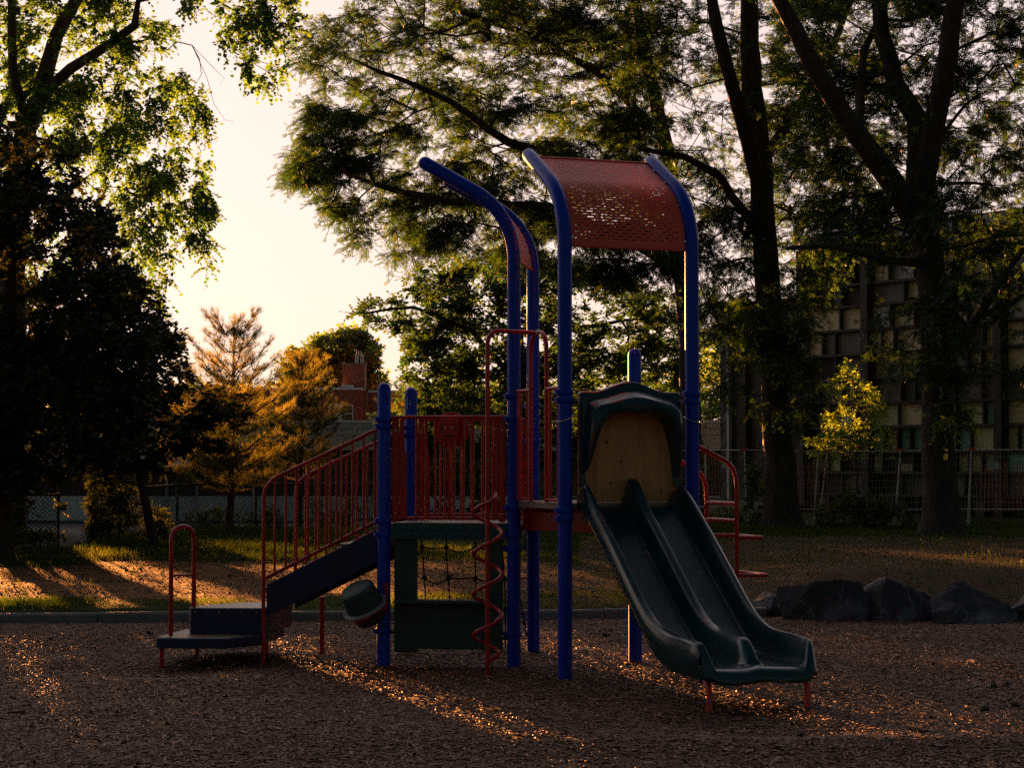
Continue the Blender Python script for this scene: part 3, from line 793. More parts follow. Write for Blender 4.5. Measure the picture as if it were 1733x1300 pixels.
# corkscrew climber
pc = Vector((-.197, 16.15, 0)); m0 = (PC + PE) / 2
b = MB(); top = 2.775; din = (m0 - pc); din.z = 0; Lh = din.length; din.normalize()
arc = [at(pc, top - .11) + din * .11 * (1 - math.cos(a)) + Z1 * .11 * math.sin(a) for a in np.linspace(0, math.pi / 2, 7)]
b.tube([at(pc, -.15), at(pc, 1.2)] + arc + [at(pc + din * Lh, top)], .0185, 12)
cork = b.build('corkscrew_climber', M['red'], ps, smooth=True)
b = MB(); hp = []
ztop, zbot = 1.47, .11; turns = 4.15; n = 150
for i in range(n + 1):
    t = i / n; a = R(-5) - t * turns * 2 * math.pi; rr = .112 * min(1, max(.15, (1 - t) * 18)) * min(1, .5 + t * 12)
    hp.append(at(pc, ztop - (ztop - zbot) * t) + Vector((math.cos(a), math.sin(a), 0)) * rr)
b.tube(hp, .0155, 8); b.build('spiral', M['red'], cork, smooth=True)
# entry hoop
b = MB(); h0 = PC + d * (.345 * 1.12); h1 = PC + d * (.655 * 1.12); hm = (h0 + h1) / 2; hh_ = (h1 - h0) / 2
pts = [at(h0, ZR), at(h0, 2.6)] + [at(hm, 2.63) - hh_ * math.cos(a) + Z1 * .155 * math.sin(a) for a in np.linspace(0, math.pi, 11)] + [at(h1, 2.6), at(h1, ZR)]
b.tube(pts, .0185, 10); b.build('entry_hoop', M['red'], cork, smooth=True)
MB().tube([at(m0, top) - Vector((.02, .03, 0)), at(m0, top) + Vector((-.015, -.045, 0))], .012, 8).build('bolt', M['bolt'], cork)

# shop counter panel under the left deck
def fp(x, z, off=0): return at(PA + dAC * x + nf * off, z)
b = MB(); Lc = (PC - PA).length
b.extr([fp(.09, .10), fp(.285, .10), fp(.285, 1.08), fp(.09, 1.08)], -nf * .05)
b.extr([fp(Lc - .235, .10), fp(Lc - .10, .10), fp(Lc - .10, 1.08), fp(Lc - .235, 1.08)], -nf * .05)
b.extr([fp(.28, .13, -.004), fp(Lc - .23, .13, -.004), fp(Lc - .23, .52, -.004), fp(.28, .52, -.004)], -nf * .04)
shop = b.build('shop_panel', M['greenpanel'], ps, bevel=.006)
b = MB(); b.box(fp(Lc / 2 - .03, .535, .05), (Lc - .30, .20, .035), (dAC, nf, Z1)); b.build('counter', M['greenpanel'], shop, bevel=.012)
b = MB()
b.add([fp(.055, 1.06, .06), fp(Lc - .03, 1.06, .06), fp(Lc - .06, 1.20, .02), fp(.085, 1.20, .02), fp(.055, 1.06, -.01), fp(Lc - .03, 1.06, -.01), fp(Lc - .06, 1.20, -.01), fp(.085, 1.20, -.01)],
      [(0, 1, 2, 3), (5, 4, 7, 6), (4, 0, 3, 7), (1, 5, 6, 2), (3, 2, 6, 7), (4, 5, 1, 0)])
sh = b.build('shingle_skirt', M['greenpanel'], shop, bevel=.006)
b = MB()
for row in range(2):
    for i in range(9):
        w = (Lc - .2) / 9; x0 = .10 + i * w + (w / 2 if row else 0)
        if x0 + w > Lc - .08: continue
        zt_ = 1.185 - row * .055; pts = []
        for k in range(9):
            a = math.pi * k / 8; pts.append((x0 + w / 2 - math.cos(a) * w / 2, zt_ - .008 - math.sin(a) * .042))
        def onf(x, z): return fp(x, z, .06 + (.02 - .06) * (z - 1.06) / .14)
        b.extr([onf(x, z) for x, z in pts] + [onf(x0 + w, zt_), onf(x0, zt_)], nf * .008)
b.build('shingle', M['greenpanel'], shop, bevel=.002)
for x0, x1 in ((.05, .10), (Lc - .11, Lc - .05)):
    for z in (.27, 1.0): b = MB(); b.beam(fp(x0, z, -.02), fp(x1, z, -.02), .03, .03); b.build('bracket', M['navy'], shop)

# climbing net behind
b = MB(); nb_ = 5; o0 = PB + dAC * -.02 + bk * .05
def npnt(i, z): return at(o0 + dAC * (.10 + .245 * i) + bk * (.10 * (1.1 - z)), z) + Vector((.03 * (1.1 - z) + .015 * math.sin(i * 2 + z * 3), 0, 0))
for i in range(nb_): b.tube([npnt(i, z) for z in np.linspace(1.12, .02, 8)], .0075, 6)
for j, z in enumerate((.94, .66, .38, .12)):
    for i in range(nb_ - 1):
        a, c = npnt(i, z), npnt(i + 1, z + .012 * (i % 2)); sag = (.010, .05, .012, .03)[(i + j) % 4]
        b.tube([a.lerp(c, t) - Z1 * sag * 4 * t * (1 - t) for t in np.linspace(0, 1, 7)], .0075, 6)
    for i in range(nb_):
        c = npnt(i, z); b.tube([c - Z1 * .025, c - Z1 * .012, c + Z1 * .012, c + Z1 * .025], [.010, .019, .019, .010], 8)
        b.tube([c - Vector((.022, 0, 0)), c + Vector((.022, 0, 0))], .015, 6)
b.build('climbing_net', M['rope'], ps, smooth=True)
b = MB(); n0 = at(PD, 0) + Vector((.10, -.3, 0))
b.tube([P(881, 1015, 17.6), P(885, 1040, 17.6), P(888, 1052, 17.6), P(891, 1078, 17.6)], .007, 6); b.tube([P(886, 1052, 17.6), P(889, 1060, 17.6)], .014, 6)
b.build('net_rope', M['rope'], ps)

# tilted drum on the front left post
dcen = P(617, 1026, 17.0); axd = Vector((-.36, -.38, .84)).normalized(); e1 = axd.cross(Vector((0, 1, 0))).normalized()
def cyl(c0, prof): return [c0 + axd * h for h, _ in prof], [r_ for _, r_ in prof]
b = MB(); pts, rs = cyl(dcen, [(.0, .165), (.02, .160), (.15, .150), (.172, .142), (.185, .12), (.188, .05)]); b.tube(pts, rs, 32)
drum = b.build('tilted_drum', M['greenpanel'], ps, smooth=True)
b = MB(); pts, rs = cyl(dcen, [(-.022, .185), (-.016, .198), (-.004, .198), (.004, .188)]); b.tube(pts, rs, 36); b.build('rim', M['grey'], drum, smooth=True)
b = MB(); pts, rs = cyl(dcen, [(-.05, .165), (-.023, .192)]); b.tube(pts, rs, 32)
b.beam(dcen + Vector((.10, .05, -.01)), at(PA, dcen.z + .05) + Vector((.0, -.02, 0)), .10, .05)
b.beam(at(PA, dcen.z - .05) + Vector((.02, -.06, 0)), at(PA, dcen.z + .19) + Vector((.03, -.06, 0)), .05, .03)
b.build('bracket', M['red'], drum, smooth=True, bevel=.004)
b = MB(); pts, rs = cyl(dcen, [(-.15, .115), (-.135, .128), (-.05, .14)]); b.tube(pts, rs, 28); b.build('lower_shell', M['dark'], drum, smooth=True)

# ladder climber on the right
oo = un(PC, PG); ff = un(PF, PG)
def lad(t, k, z): return at(PF + (PG - PF) * t + oo * k, z)
def ladrail(t, zt, foot):
    return [lad(t, .0, zt), lad(t, .05, zt - .01), lad(t, .30, zt - .13), lad(t, .36, zt - .19), lad(t, .385, zt - .27), lad(t, .39, zt - .36), lad(t, .39, foot)]
b = MB(); b.tube(ladrail(-.02, 1.85, -.15), .0185, 10); b.tube(ladrail(.47, 1.78, -.15), .0185, 10)
lc = b.build('ladder_climber', M['red'], ps, smooth=True)
for z in (1.375, 1.235):
    b = MB(); b.tube([lad(-.02, .39, z), lad(.47, .39, z)], .018, 10); b.build('rung', M['red'], lc, smooth=True)
for z, k in ((1.10, .66), (.79, .70)):
    b = MB()
    pts = [lad(.47, .39, z), lad(.47, k - .04, z - .004), lad(.40, k, z - .006), lad(.05, k, z - .006), lad(-.02, k - .04, z - .004), lad(-.02, .39, z)]
    b.tube(pts, .0165, 10); b.build('step', M['red'], lc, smooth=True)

# ------------------------------------------------------------------ double slide
sdir = un(PC, PE); tdir = un(PE, PF); so_ = at((PE + PF) / 2, 0)
HW = .455
def bedz(r):
    if r < .10: return ZR - .015 - .05 * r
    z = ZR - .02 - (r - .10) * .795
    return z
def bed(r):
    # straight drop easing into a flat run-out
    lo = .30; z = bedz(r); k = .085
    e = math.log(math.exp((z - lo) / k) + 1) * k + lo - .004 * max(0, r - 1.6)
    return e
def rail(r):
    t = min(1, r / .25); h = .17 + .02 * math.sin(min(1, r / 1.3) * math.pi)
    h += .02 * smooth((r - 1.1) / .4) - .02 * smooth((r - 1.9) / .4)
    return float(h)
def slide():
    NR = 90; prof = []
    rs_ = list(np.linspace(-.02, 2.24, NR)) + [2.27, 2.29, 2.31, 2.325, 2.34, 2.35, 2.355, 2.35]
    us = np.linspace(-1, 1, 81); V = []; F = []
    for ri, r in enumerate(rs_):
        base = bed(r); h = rail(r)
        endf = float(1 - smooth((r - 2.25) / .11)); roll = {2.27: -.004, 2.29: -.008, 2.31: -.018, 2.325: -.03, 2.34: -.05, 2.35: -.07, 2.355: -.09}.get(round(r, 3), 0)
        if ri == len(rs_) - 1: roll = -.11
        hd = h * float(1 - .35 * smooth((.12 - r) / .14)) ; hdiv = (h - .01 + .05 * float(smooth((.35 - r) / .3))) * float(1 - smooth((r - 2.02) / .22))
        if r < .02: hdiv *= float(smooth((r + .02) / .04)) * .6 + .4
        for u in us:
            x = u * HW; au = abs(x)
            # walls
            wall = float(smooth((au - (HW - .115)) / .075)); div = float(smooth((.085 - au) / .060))
            cx_ = (au - HW / 2 + .01) / (HW / 2); dish = -.012 * max(0, 1 - cx_ * cx_)
            z = base + dish + wall * hd * (.18 + .82 * endf) + div * hdiv
            if au > HW - .04: z -= .10 * ((au - (HW - .04)) / .04) ** 2 * .25
            rr = r
            xx = x * (1 + .02 * float(smooth((r - 1.7) / .5)) - .03 * float(smooth((.3 - r) / .3)))
            lipc = 0.02 * math.cos(min(1, au / HW) * math.pi * 2) if r > 2.2 else 0
            if r > 2.16: xx *= 1 - .05 * float(smooth((r - 2.2) / .15)) * (au / HW) ** 4; rr = r - .035 * (au / HW) ** 6
            p = so_ + sdir * (rr - .08 * float(smooth((r - 1.4) / .8)) - lipc) + tdir * xx; V.append((p.x, p.y, z + roll))
    n = len(us)
    F = [(i * n + j, i * n + j + 1, (i + 1) * n + j + 1, (i + 1) * n + j) for i in range(len(rs_) - 1) for j in range(n - 1)]
    # outer skirts and underside
    b = MB(); b.add(V, F)
    for s in (-1, 1):
        SV = []; m = 6
        for ri, r in enumerate(rs_[:-6]):
            i0 = ri * n + (0 if s < 0 else n - 1); top_ = Vector(V[i0]); under = bed(r) - .085 - .03 * float(smooth((.8 - r) / .8)) 
            if r < .5: under = min(under, bed(r) - .085 - .06 * (1 - r / .5))
            for k in range(m):
                t = k / (m - 1); off = tdir * s * (.010 * math.sin(min(1, t * 1.6) * math.pi) - .05 * max(0, t - .6) * 2)
                SV.append(Vector((top_.x, top_.y, top_.z + (under - top_.z) * t)) + off)
        nn = len(rs_) - 6
        b.add(SV, [(i * m + j, i * m + j + 1, (i + 1) * m + j + 1, (i + 1) * m + j) for i in range(nn - 1) for j in range(m - 1)])
    UV = []
    for r in rs_[:-6]:
        for s in (-1, 0, 1): 
            p = so_ + sdir * (r - .02) + tdir * s * (HW - .045); UV.append((p.x, p.y, bed(r) - .09))
    for s in (-1, 0, 1):
        p = so_ + sdir * 2.255 + tdir * s * (HW - .07); UV.append((p.x, p.y, bed(2.3) - .10))
    nn = len(UV) // 3
    b.add(UV, [(i * 3 + j, i * 3 + j + 1, (i + 1) * 3 + j + 1, (i + 1) * 3 + j) for i in range(nn - 1) for j in range(2)])
    o = b.build('slide', M['green'], ps, smooth=True); return o
sl_o = slide()
for s in (-1, 1):
    b = MB(); c = so_ + sdir * 2.17 + tdir * s * .385; zz = bed(2.1) - .09; gg = g(c.x, c.y)
    b.tube([at(c - sdir * .10, zz), at(c - sdir * .03, zz - .02), at(c, zz - .07), at(c, gg - .1)], .021, 12); b.build('leg', M['red'], sl_o, smooth=True)
b = MB(); a = so_ + sdir * 2.07; b.beam(a - tdir * .42 + Z1 * (bed(2.1) - .10), a + tdir * .42 + Z1 * (bed(2.1) - .10), .05, .03); b.build('cross_bar', M['navy'], sl_o)
# hood
def hood():
    def hp(x, z, r): return at(so_ + tdir * x + sdir * r, z)
    W2 = .440
    outer = [(-W2, 1.60), (-W2, 2.27)]
    for i in range(13):
        t = i / 12; x = -W2 + 2 * W2 * t; outer.append((x, 2.275 + .095 * float(smooth(1 - abs(t - .5) * 2.6)) + .008 * (t < .1 or t > .9)))
    outer += [(W2, 2.27), (W2, 1.60)]
    # inner opening, same count
    inner = [(-W2 + .045, 1.60), (-W2 + .085, 1.90)]
    for i in range(13):
        t = i / 12; u = -1 + 2 * t; inner.append((u * (.335 - .02 * abs(u) ** 6), 2.105 - .11 * abs(u) ** 5))
    inner += [(W2 - .085, 1.90), (W2 - .045, 1.60)]
    n = len(outer); b = MB(); V = []
    # rings: back outer, front outer (r=.05), brow outer (r=.20), brow inner (r=.20), back inner
    def brow(i, k): 
        o_, q = outer[i], inner[i]; return (o_[0] + (q[0] - o_[0]) * k, o_[1] + (q[1] - o_[1]) * k)
    rings = [[hp(*outer[i], -.03) for i in range(n)], [hp(*outer[i], .03) for i in range(n)], [hp(*brow(i, .12), .05) for i in range(n)], [hp(*brow(i, .35), .06) for i in range(n)]]
    def ext(i): return .14 * float(smooth((outer[i][1] - 1.50) / .7))
    rings += [[hp(*brow(i, .50), .08 + ext(i) * .75) for i in range(n)], [hp(*brow(i, .75), .08 + ext(i)) for i in range(n)], [hp(*brow(i, .97), .07 + ext(i) * .98) for i in range(n)], [hp(*brow(i, 1.0), .05 + ext(i) * .9) for i in range(n)], [hp(*brow(i, 1.0), -.03) for i in range(n)]]
    for q in rings: V += q
    F = [(k * n + i, k * n + i + 1, (k + 1) * n + i + 1, (k + 1) * n + i) for k in range(len(rings) - 1) for i in range(n - 1)]
    for e in (0, n - 1): F.append(tuple(k * n + e for k in range(len(rings))))
    b.add(V, F)
    o = b.build('slide_hood', M['green'], sl_o, smooth=True)
    sb = o.modifiers.new('sub', 'SUBSURF'); sb.levels = sb.render_levels = 1
    for s in (-1, 1):
        e = MB(); e.tube([hp(s * (W2 - .055), 2.18, .03), hp(s * (W2 - .055), 2.18, .052)], [.016, .012], 10); e.build('bolt', M['bolt'], o)
        e = MB(); e.tube([hp(s * (W2 - .03), 1.62, 0), hp(s * (W2 - .03), 1.52, .02)], .024, 10); e.build('hinge_pin', M['green'], o)
hood()
MB().extr([at(so_ - tdir * .43 - sdir * .035, ZR + .002), at(so_ + tdir * .43 - sdir * .035, ZR + .002), at(so_ + tdir * .43 - sdir * .035, 2.2), at(so_ - tdir * .43 - sdir * .035, 2.2)], -sdir * .015).build('plywood_board', M['plywood'], ps)
# ================================================================== BACKGROUND
def sbox(b, x0, x1, y0, y1, z0, z1): return b.box(((x0 + x1) / 2, (y0 + y1) / 2, (z0 + z1) / 2), (x1 - x0, y1 - y0, z1 - z0))
def XW(px, Y): return (px - 866.5) / FPX * Y
def ZW(py, Y): return P(866.5, py, Y).z
# ---- low workshop with pale fascia
Yw = 88.0; zg = -1.05
xl, xr = XW(-260, Yw), XW(1232, Yw)
wk = thing('low_building', (XW(500, Yw), Yw, zg), 'long low building with brown cladding and a pale fascia behind the chain-link fence', 'building')
zf, zb_, zw_ = ZW(716, Yw), ZW(792, Yw), ZW(840, Yw)
sbox(MB(), xl, xr, Yw, Yw + 9, zw_, zf - .5).build('wall', M['brownwall'], wk)
b = MB()
x = xl
while x < xr: sbox(b, x, x + .09, Yw - .05, Yw, zw_ + .02, zb_ + .1); x += .30
b.build('ribbed_cladding', M['brownwall'], wk)
sbox(MB(), xl, xr, Yw - .10, Yw + 8.9, zg - .5, zw_).build('base_wall', M['palewall'], wk)
b = MB(); sbox(b, xl - .2, xr + .1, Yw - .6, Yw + 9.2, ZW(762, Yw), zf); 
fa = b.build('fascia', M['fascia'], wk); 
b = MB(); sbox(b, xl - .25, xr + .15, Yw - .66, Yw + 9.3, zf, zf + .10); b.build('coping', M['white'], fa)
b = MB()
for z in (ZW(737, Yw), ZW(726, Yw)): sbox(b, xl, xr, Yw - .62, Yw - .6, z, z + .02)
b.build('panel_joint', M['greyboard'], fa)
sl2 = MB(); sbox(sl2, xl, XW(330, Yw), Yw - 1.2, Yw - .61, ZW(790, Yw), ZW(738, Yw)); sl2.build('canopy', M['palewall'], wk)
for px in (284, 335, 430):
    MB().tube([(XW(px, Yw), Yw - .2, zg), (XW(px, Yw), Yw - .2, ZW(808, Yw))], .055, 8).build('downpipe', M['pipe'], wk, smooth=True)
for x0, x1, y0, y1 in ((104, 115, 853, 864), (118, 147, 848, 878), (230, 242, 846, 858)):
    f = MB(); sbox(f, XW(x0, Yw) - .04, XW(x1, Yw) + .04, Yw - .14, Yw - .105, ZW(y1, Yw) - .04, ZW(y0, Yw) + .04); fo = f.build('window' if x1 - x0 < 20 else 'door', M['white'] if x1 - x0 < 20 else M['palewall'], wk)
    if x1 - x0 < 20: f = MB(); sbox(f, XW(x0, Yw), XW(x1, Yw), Yw - .15, Yw - .142, ZW(y1, Yw), ZW(y0, Yw)); f.build('pane', M['glass'], fo)
# ---- brick house behind
Yb = 104.0
bh = thing('brick_house', (XW(560, Yb), Yb, -1.2), 'red brick building with white roof edge and a square brick chimney', 'building')
zr, zr2 = ZW(660, Yb), ZW(664, Yb)
w = MB(); sbox(w, XW(118, Yb), XW(623, Yb), Yb, Yb + 8, -1.6, zr); wo = w.build('wall', M['brick'], bh)  # left end lengthened out of sight, added to shade the bank from low sun
w = MB(); sbox(w, XW(623, Yb), XW(1150, Yb), Yb + .35, Yb + 8, -1.6, zr2); w.build('wall', M['brick'], bh)
w = MB(); sbox(w, XW(116, Yb), XW(612, Yb), Yb - .15, Yb + 8.1, zr, zr + .11); sbox(w, XW(623, Yb), XW(1152, Yb), Yb + .2, Yb + 8.1, zr2, zr2 + .10); sbox(w, XW(577, Yb), XW(597, Yb), Yb - .2, Yb + .6, zr + .11, zr + .25); w.build('roof_edge', M['white'], bh)
w = MB(); sbox(w, XW(577, Yb), XW(615, Yb), Yb + .8, Yb + 2.0, zr + .11, ZW(616, Yb)); ch = w.build('chimney', M['brick'], bh)
w = MB(); sbox(w, XW(575.5, Yb), XW(616.5, Yb), Yb + .75, Yb + 2.05, ZW(616, Yb), ZW(613, Yb)); w.build('chimney_cap', M['concrete'], ch)
w = MB()
for px, dy in ((601, 0), (609, .3)): w.tube([(XW(px, Yb), Yb + 1.2 + dy, ZW(613, Yb)), (XW(px, Yb), Yb + 1.2 + dy, ZW(600, Yb)), (XW(px, Yb), Yb + 1.2 + dy, ZW(598, Yb))], [.09, .09, .14], 10); 
for px in (600, 604, 608): w.tube([(XW(px, Yb), Yb + 1.2, ZW(600, Yb)), (XW(px, Yb), Yb + 1.2, ZW(590 + px % 3, Yb))], .02, 5)
w.build('flue', M['steel'], ch, smooth=True)
MB().tube([(XW(612, Yb), Yb - .06, zr), (XW(612, Yb), Yb - .06, -1)], .045, 8).build('downpipe', M['redpanel'], bh)
def window(x0, x1, y0, y1, Yp, parent, split):
    f = MB(); t = .05; X0, X1, Z0, Z1_ = XW(x0, Yp), XW(x1, Yp), ZW(y1, Yp), ZW(y0, Yp)
    for a in ((X0, X1, Z1_ - t, Z1_), (X0, X1, Z0, Z0 + t), (X0, X0 + t, Z0 + t, Z1_ - t), (X1 - t, X1, Z0 + t, Z1_ - t)): sbox(f, a[0], a[1], Yp - .06, Yp - .004, a[2], a[3])
    for s in split:
        if s > 0: sbox(f, X0 + (X1 - X0) * s - t / 2, X0 + (X1 - X0) * s + t / 2, Yp - .05, Yp - .006, Z0 + t, Z1_ - t)
        else: sbox(f, X0 + t, X1 - t, Yp - .045, Yp - .008, Z0 + (Z1_ - Z0) * -s - t / 2, Z0 + (Z1_ - Z0) * -s + t / 2)
    fo = f.build('window', M['white'], parent); f = MB(); sbox(f, X0 + t, X1 - t, Yp - .03, Yp - .01, Z0 + t, Z1_ - t); f.build('pane', M['glass'], fo)
window(498, 506, 684, 713, Yb, bh, ()); window(556, 568, 684, 713, Yb, bh, ()); window(577, 598, 685, 713, Yb, bh, (-.45,))
w = MB(); sbox(w, XW(568, Yb), XW(577, Yb), Yb - .08, Yb - .003, ZW(713, Yb), ZW(684, Yb)); w.build('door', M['white'], bh)
window(624, 638, 700, 713, Yb + .35, bh, (.5,)); window(645, 668, 700, 713, Yb + .35, bh, (.5,))

# ---- big derelict block on the right, seen at an angle
B0 = Vector(P(1735, 760, 56.0)); B0.z = 0
bd = Vector((-.60, .80, 0)); bn = Vector((-.80, -.60, 0))   # along the front going away, and outwards
def fpx(px):
    """distance along the facade that the survey line px meets"""
    k = (px - 866.5) / FPX; return (k * B0.y - B0.x) / (bd.x - k * bd.y)
def bpt(u, z, o=0): return at(B0 + bd * u + bn * o, z)
blk = thing('boarded_up_building', tuple(B0), 'large derelict multi-storey building with boarded windows in tan, olive and teal behind the temporary fence', 'building')
def slab(b, u0, u1, z0, z1, o0, o1):
    return b.extr([bpt(u0, z0, o0), bpt(u1, z0, o0), bpt(u1, z1, o0), bpt(u0, z1, o0)], bn * (o1 - o0))
UL, UR = fpx(1352), -14.0
dep = 16.0
b = MB(); slab(b, UR, UL, -.4, 8.35, -dep, -.30); b.build('wall', M['greyboard'], blk)
rows = []
zt = lambda py: B0.y and P(1480, py, (B0 + bd * fpx(1480)).y).z
# horizontal rail heights taken at photo column 1480
lv = [zt(v) for v in (905, 838, 800, 765, 723, 682, 640, 598, 556, 515, 478, 440, 408)]
b = MB()
for z in lv: slab(b, UR, UL, z - .04, z + .04, -.30, -.05)
b.build('floor_rail', M['frame'], blk)
cols = [fpx(v) for v in (1352, 1465, 1600, 1688)] ; step_ = cols[1] - cols[2]
while cols[-1] > UR: cols.append(cols[-1] - abs(fpx(1465) - fpx(1688)) / 2)
cols = sorted(cols)
majors = [fpx(1465), fpx(1690), fpx(1690) - 5.2, fpx(1690) - 10.4, UL - .1]
for u in majors:
    b = MB(); slab(b, u - .14, u + .14, -.4, 8.3, -.295, .06); b.build('column', M['frame'], blk)
rb = random.Random(5)
mj = sorted(majors)
pal = {0: ['greyboard', 'dark', 'greyboard'], 1: ['greyboard', 'dark'], 2: ['olive', 'dark', 'olive', 'teal'], 3: ['olive', 'olive', 'teal'], 4: ['olive', 'olive', 'tan', 'teal'],
       5: ['greyboard', 'greyboard'], 6: ['foil', 'tan', 'greyboard', 'tan'], 7: ['tan', 'tan', 'tan', 'dark'], 8: ['tan', 'palewall', 'tan'], 9: ['tan', 'greyboard'], 10: ['tan', 'foil', 'tan'], 11: ['greyboard', 'palewall', 'palewall']}
for i in range(len(mj) - 1):
    a, c = mj[i] + .14, mj[i + 1] - .14
    for r_i in range(len(lv) - 1):
        z0, z1 = lv[r_i] + .05, lv[r_i + 1] - .05; u = a; k = 0
        while u < c - .2:
            wd = rb.choice((.55, .95, 1.0, .5, 1.2)); e = min(c, u + wd)
            if c - e < .4: e = c
            m_ = M[rb.choice(pal[r_i] if i < len(mj) - 2 else ['dark', 'greyboard', 'dark', pal[r_i][0]])]; o_ = rb.choice((-.25, -.22, -.18))
            b = MB(); slab(b, u + .05, e - .05, z0, z1, -.29, o_); b.build('board', m_, blk)
            b = MB(); slab(b, e - .05, e + .0, z0, z1, -.295, -.06); b.build('mullion', M['frame'], blk)
            u = e; k += 1
b = MB(); slab(b, UR, UL, 8.35, 8.75, -dep, .25); b.build('parapet', M['fascia'], blk)
# dark unclad end bay hung with black sheeting
b = MB(); U2 = fpx(1204); slab(b, UL + .02, U2, -.4, 6.9, -10, -.4); b.build('tarp_wall', M['tarp'], blk)
for px in (1222, 1250, 1300):
    u = fpx(px); b = MB(); slab(b, u - .05, u + .05, .45 if px == 1222 else -.2, 6.85, -.39, -.25); b.build('scaffold_pole', M['pipe'] if px == 1222 else M['barkgrey'], blk)
b = MB(); slab(b, UL + .02, U2 + .6, -.4, .38, -.38, .5); b.build('plinth', M['concrete'], blk)

# ---- chain-link fence, dark green
def chainlink(A, Bp, h, label):
    A = Vector(A); Bp = Vector(Bp); L = (Bp - A).length; t = thing('chain_link_fence', tuple(A), label, 'fence')
    n = max(1, round(L / 2.6))
    def q(s, z): p = A.lerp(Bp, s / L); return Vector((p.x, p.y, g(p.x, p.y) + z))
    for i in range(n + 1):
        MB().tube([q(L * i / n, -.1), q(L * i / n, h + .03)], .03, 8).build('post', M['darkgreenfence'], t, smooth=True)
    b = MB(); b.tube([q(L * i / (n * 2), h) for i in range(2 * n + 1)], .022, 6); b.build('top_rail', M['darkgreenfence'], t)
    b = MB(); dx = .09; d_ = (Bp - A).normalized(); w = .0055; s = -h
    def wire(s0, z0, s1, z1):
        a, c = q(s0, z0), q(s1, z1); n_ = (c - a).cross(Vector((0, 1, 0))).normalized() * w
        b.add([a - n_, a + n_, c + n_, c - n_], [(0, 1, 2, 3)])
    while s < L:
        for sg in (1, -1):
            z0, z1, s0, s1 = (0, h, s, s + h) if sg > 0 else (h, 0, s, s + h)
            if s0 < 0: z0 += (z1 - z0) * (-s0) / h; s0 = 0
            if s1 > L: z1 = z0 + (z1 - z0) * (L - s0) / (s1 - s0); s1 = L
            if s1 > s0: wire(s0, z0, s1, z1)
        s += dx
    b.build('wire_mesh', M['darkgreenfence'], t); return t
chainlink((XW(152, 41.0), 41.0, 0), (XW(660, 51), 51, 0), 1.08, 'dark green chain-link fence running from the gate opening behind the pine trees')
chainlink((XW(-160, 38.5), 38.5, 0), (XW(100, 39.6), 39.6, 0), 1.08, 'dark chain-link fence overgrown by bushes at the left edge')

# ---- temporary site fence panels
def site_panel(px0, px1, Y0, Y1, label, lean0=0, lean1=0, h=1.86, sign=None):
    a = Vector((XW(px0, Y0), Y0, 0)); c = Vector((XW(px1, Y1), Y1, 0)); d_ = (c - a).normalized(); L = (c - a).length
    ga, gc = g(a.x, a.y), g(c.x, c.y)
    def q(s, z):
        p = a.lerp(c, s / L); ln = (lean0 * (1 - s / L) + lean1 * s / L) * z / h
        return Vector((p.x, p.y, ga * (1 - s / L) + gc * s / L + z)) + d_ * ln
    t = thing('site_fence_panel', tuple(a + Z1 * ga), label, 'fence panel', 'temporary fence panels in front of the boarded building')
    f = MB(); f.tube([q(0, 0), q(0, h), q(L, h), q(L, 0)], .024, 6); f.tube([q(0, .42), q(L, .42)], .020, 6); f.build('frame', M['steel'], t)
    w = MB(); n = int(L / .085)
    def wire(p0, p1, r):
        nn = (p1 - p0).cross(Vector((0, 1, 0))).normalized() * r; w.add([p0 - nn, p0 + nn, p1 + nn, p1 - nn], [(0, 1, 2, 3)])
    for i in range(1, n): wire(q(L * i / n, .42), q(L * i / n, h), .0019)
    for i in range(1, 8): wire(q(0, .42 + (h - .42) * i / 8), q(L, .42 + (h - .42) * i / 8), .0020)
    w.build('wire_mesh', M['steel'], t)
    f = MB(); f.box(q(0, h + .035), (.16, .08, .05), (d_, d_.cross(Z1), Z1)); f.build('clamp', M['redpanel'], t)
    if sign:
        s, z, mm = sign; f = MB(); f.box(q(L * s, z) - Vector((0, .04, 0)), (.26, .01, .17), (d_, d_.cross(Z1), Z1)); so2 = f.build('sign', M[mm], t)
        f = MB()
        for k in range(3): f.box(q(L * s, z + .045 - k * .045) - Vector((0, .047, 0)), (.18 - .03 * (k % 2), .004, .016), (d_, d_.cross(Z1), Z1))
        f.build('sign_lines', M['greyboard'], so2)
site_panel(1196, 1263, 51, 50.5, 'metal mesh fence panel with a small white sign, just right of the red ladder', -.05, -.05, sign=(.55, 1.5, 'white'))
site_panel(1263, 1376, 50.5, 50.2, 'metal mesh fence panel passing behind the middle tree trunk', -.05, .12)
site_panel(1383, 1512, 50.0, 49.6, 'leaning metal mesh fence panel behind the golden young tree', .25, .16, sign=None)
site_panel(1514, 1636, 49.5, 49.0, 'metal mesh fence panel with a pale square sign, left of the right trunk', .14, .10, sign=(.10, 1.45, 'tan'))
site_panel(1638, 1790, 49.0, 48.4, 'metal mesh fence panel at the right edge behind the right trunk', .08, .04, sign=(.25, 1.48, 'palewall'))
site_panel(1098, 1194, 51.4, 51.0, 'metal mesh fence panel glimpsed behind the slide hood', 0, 0)
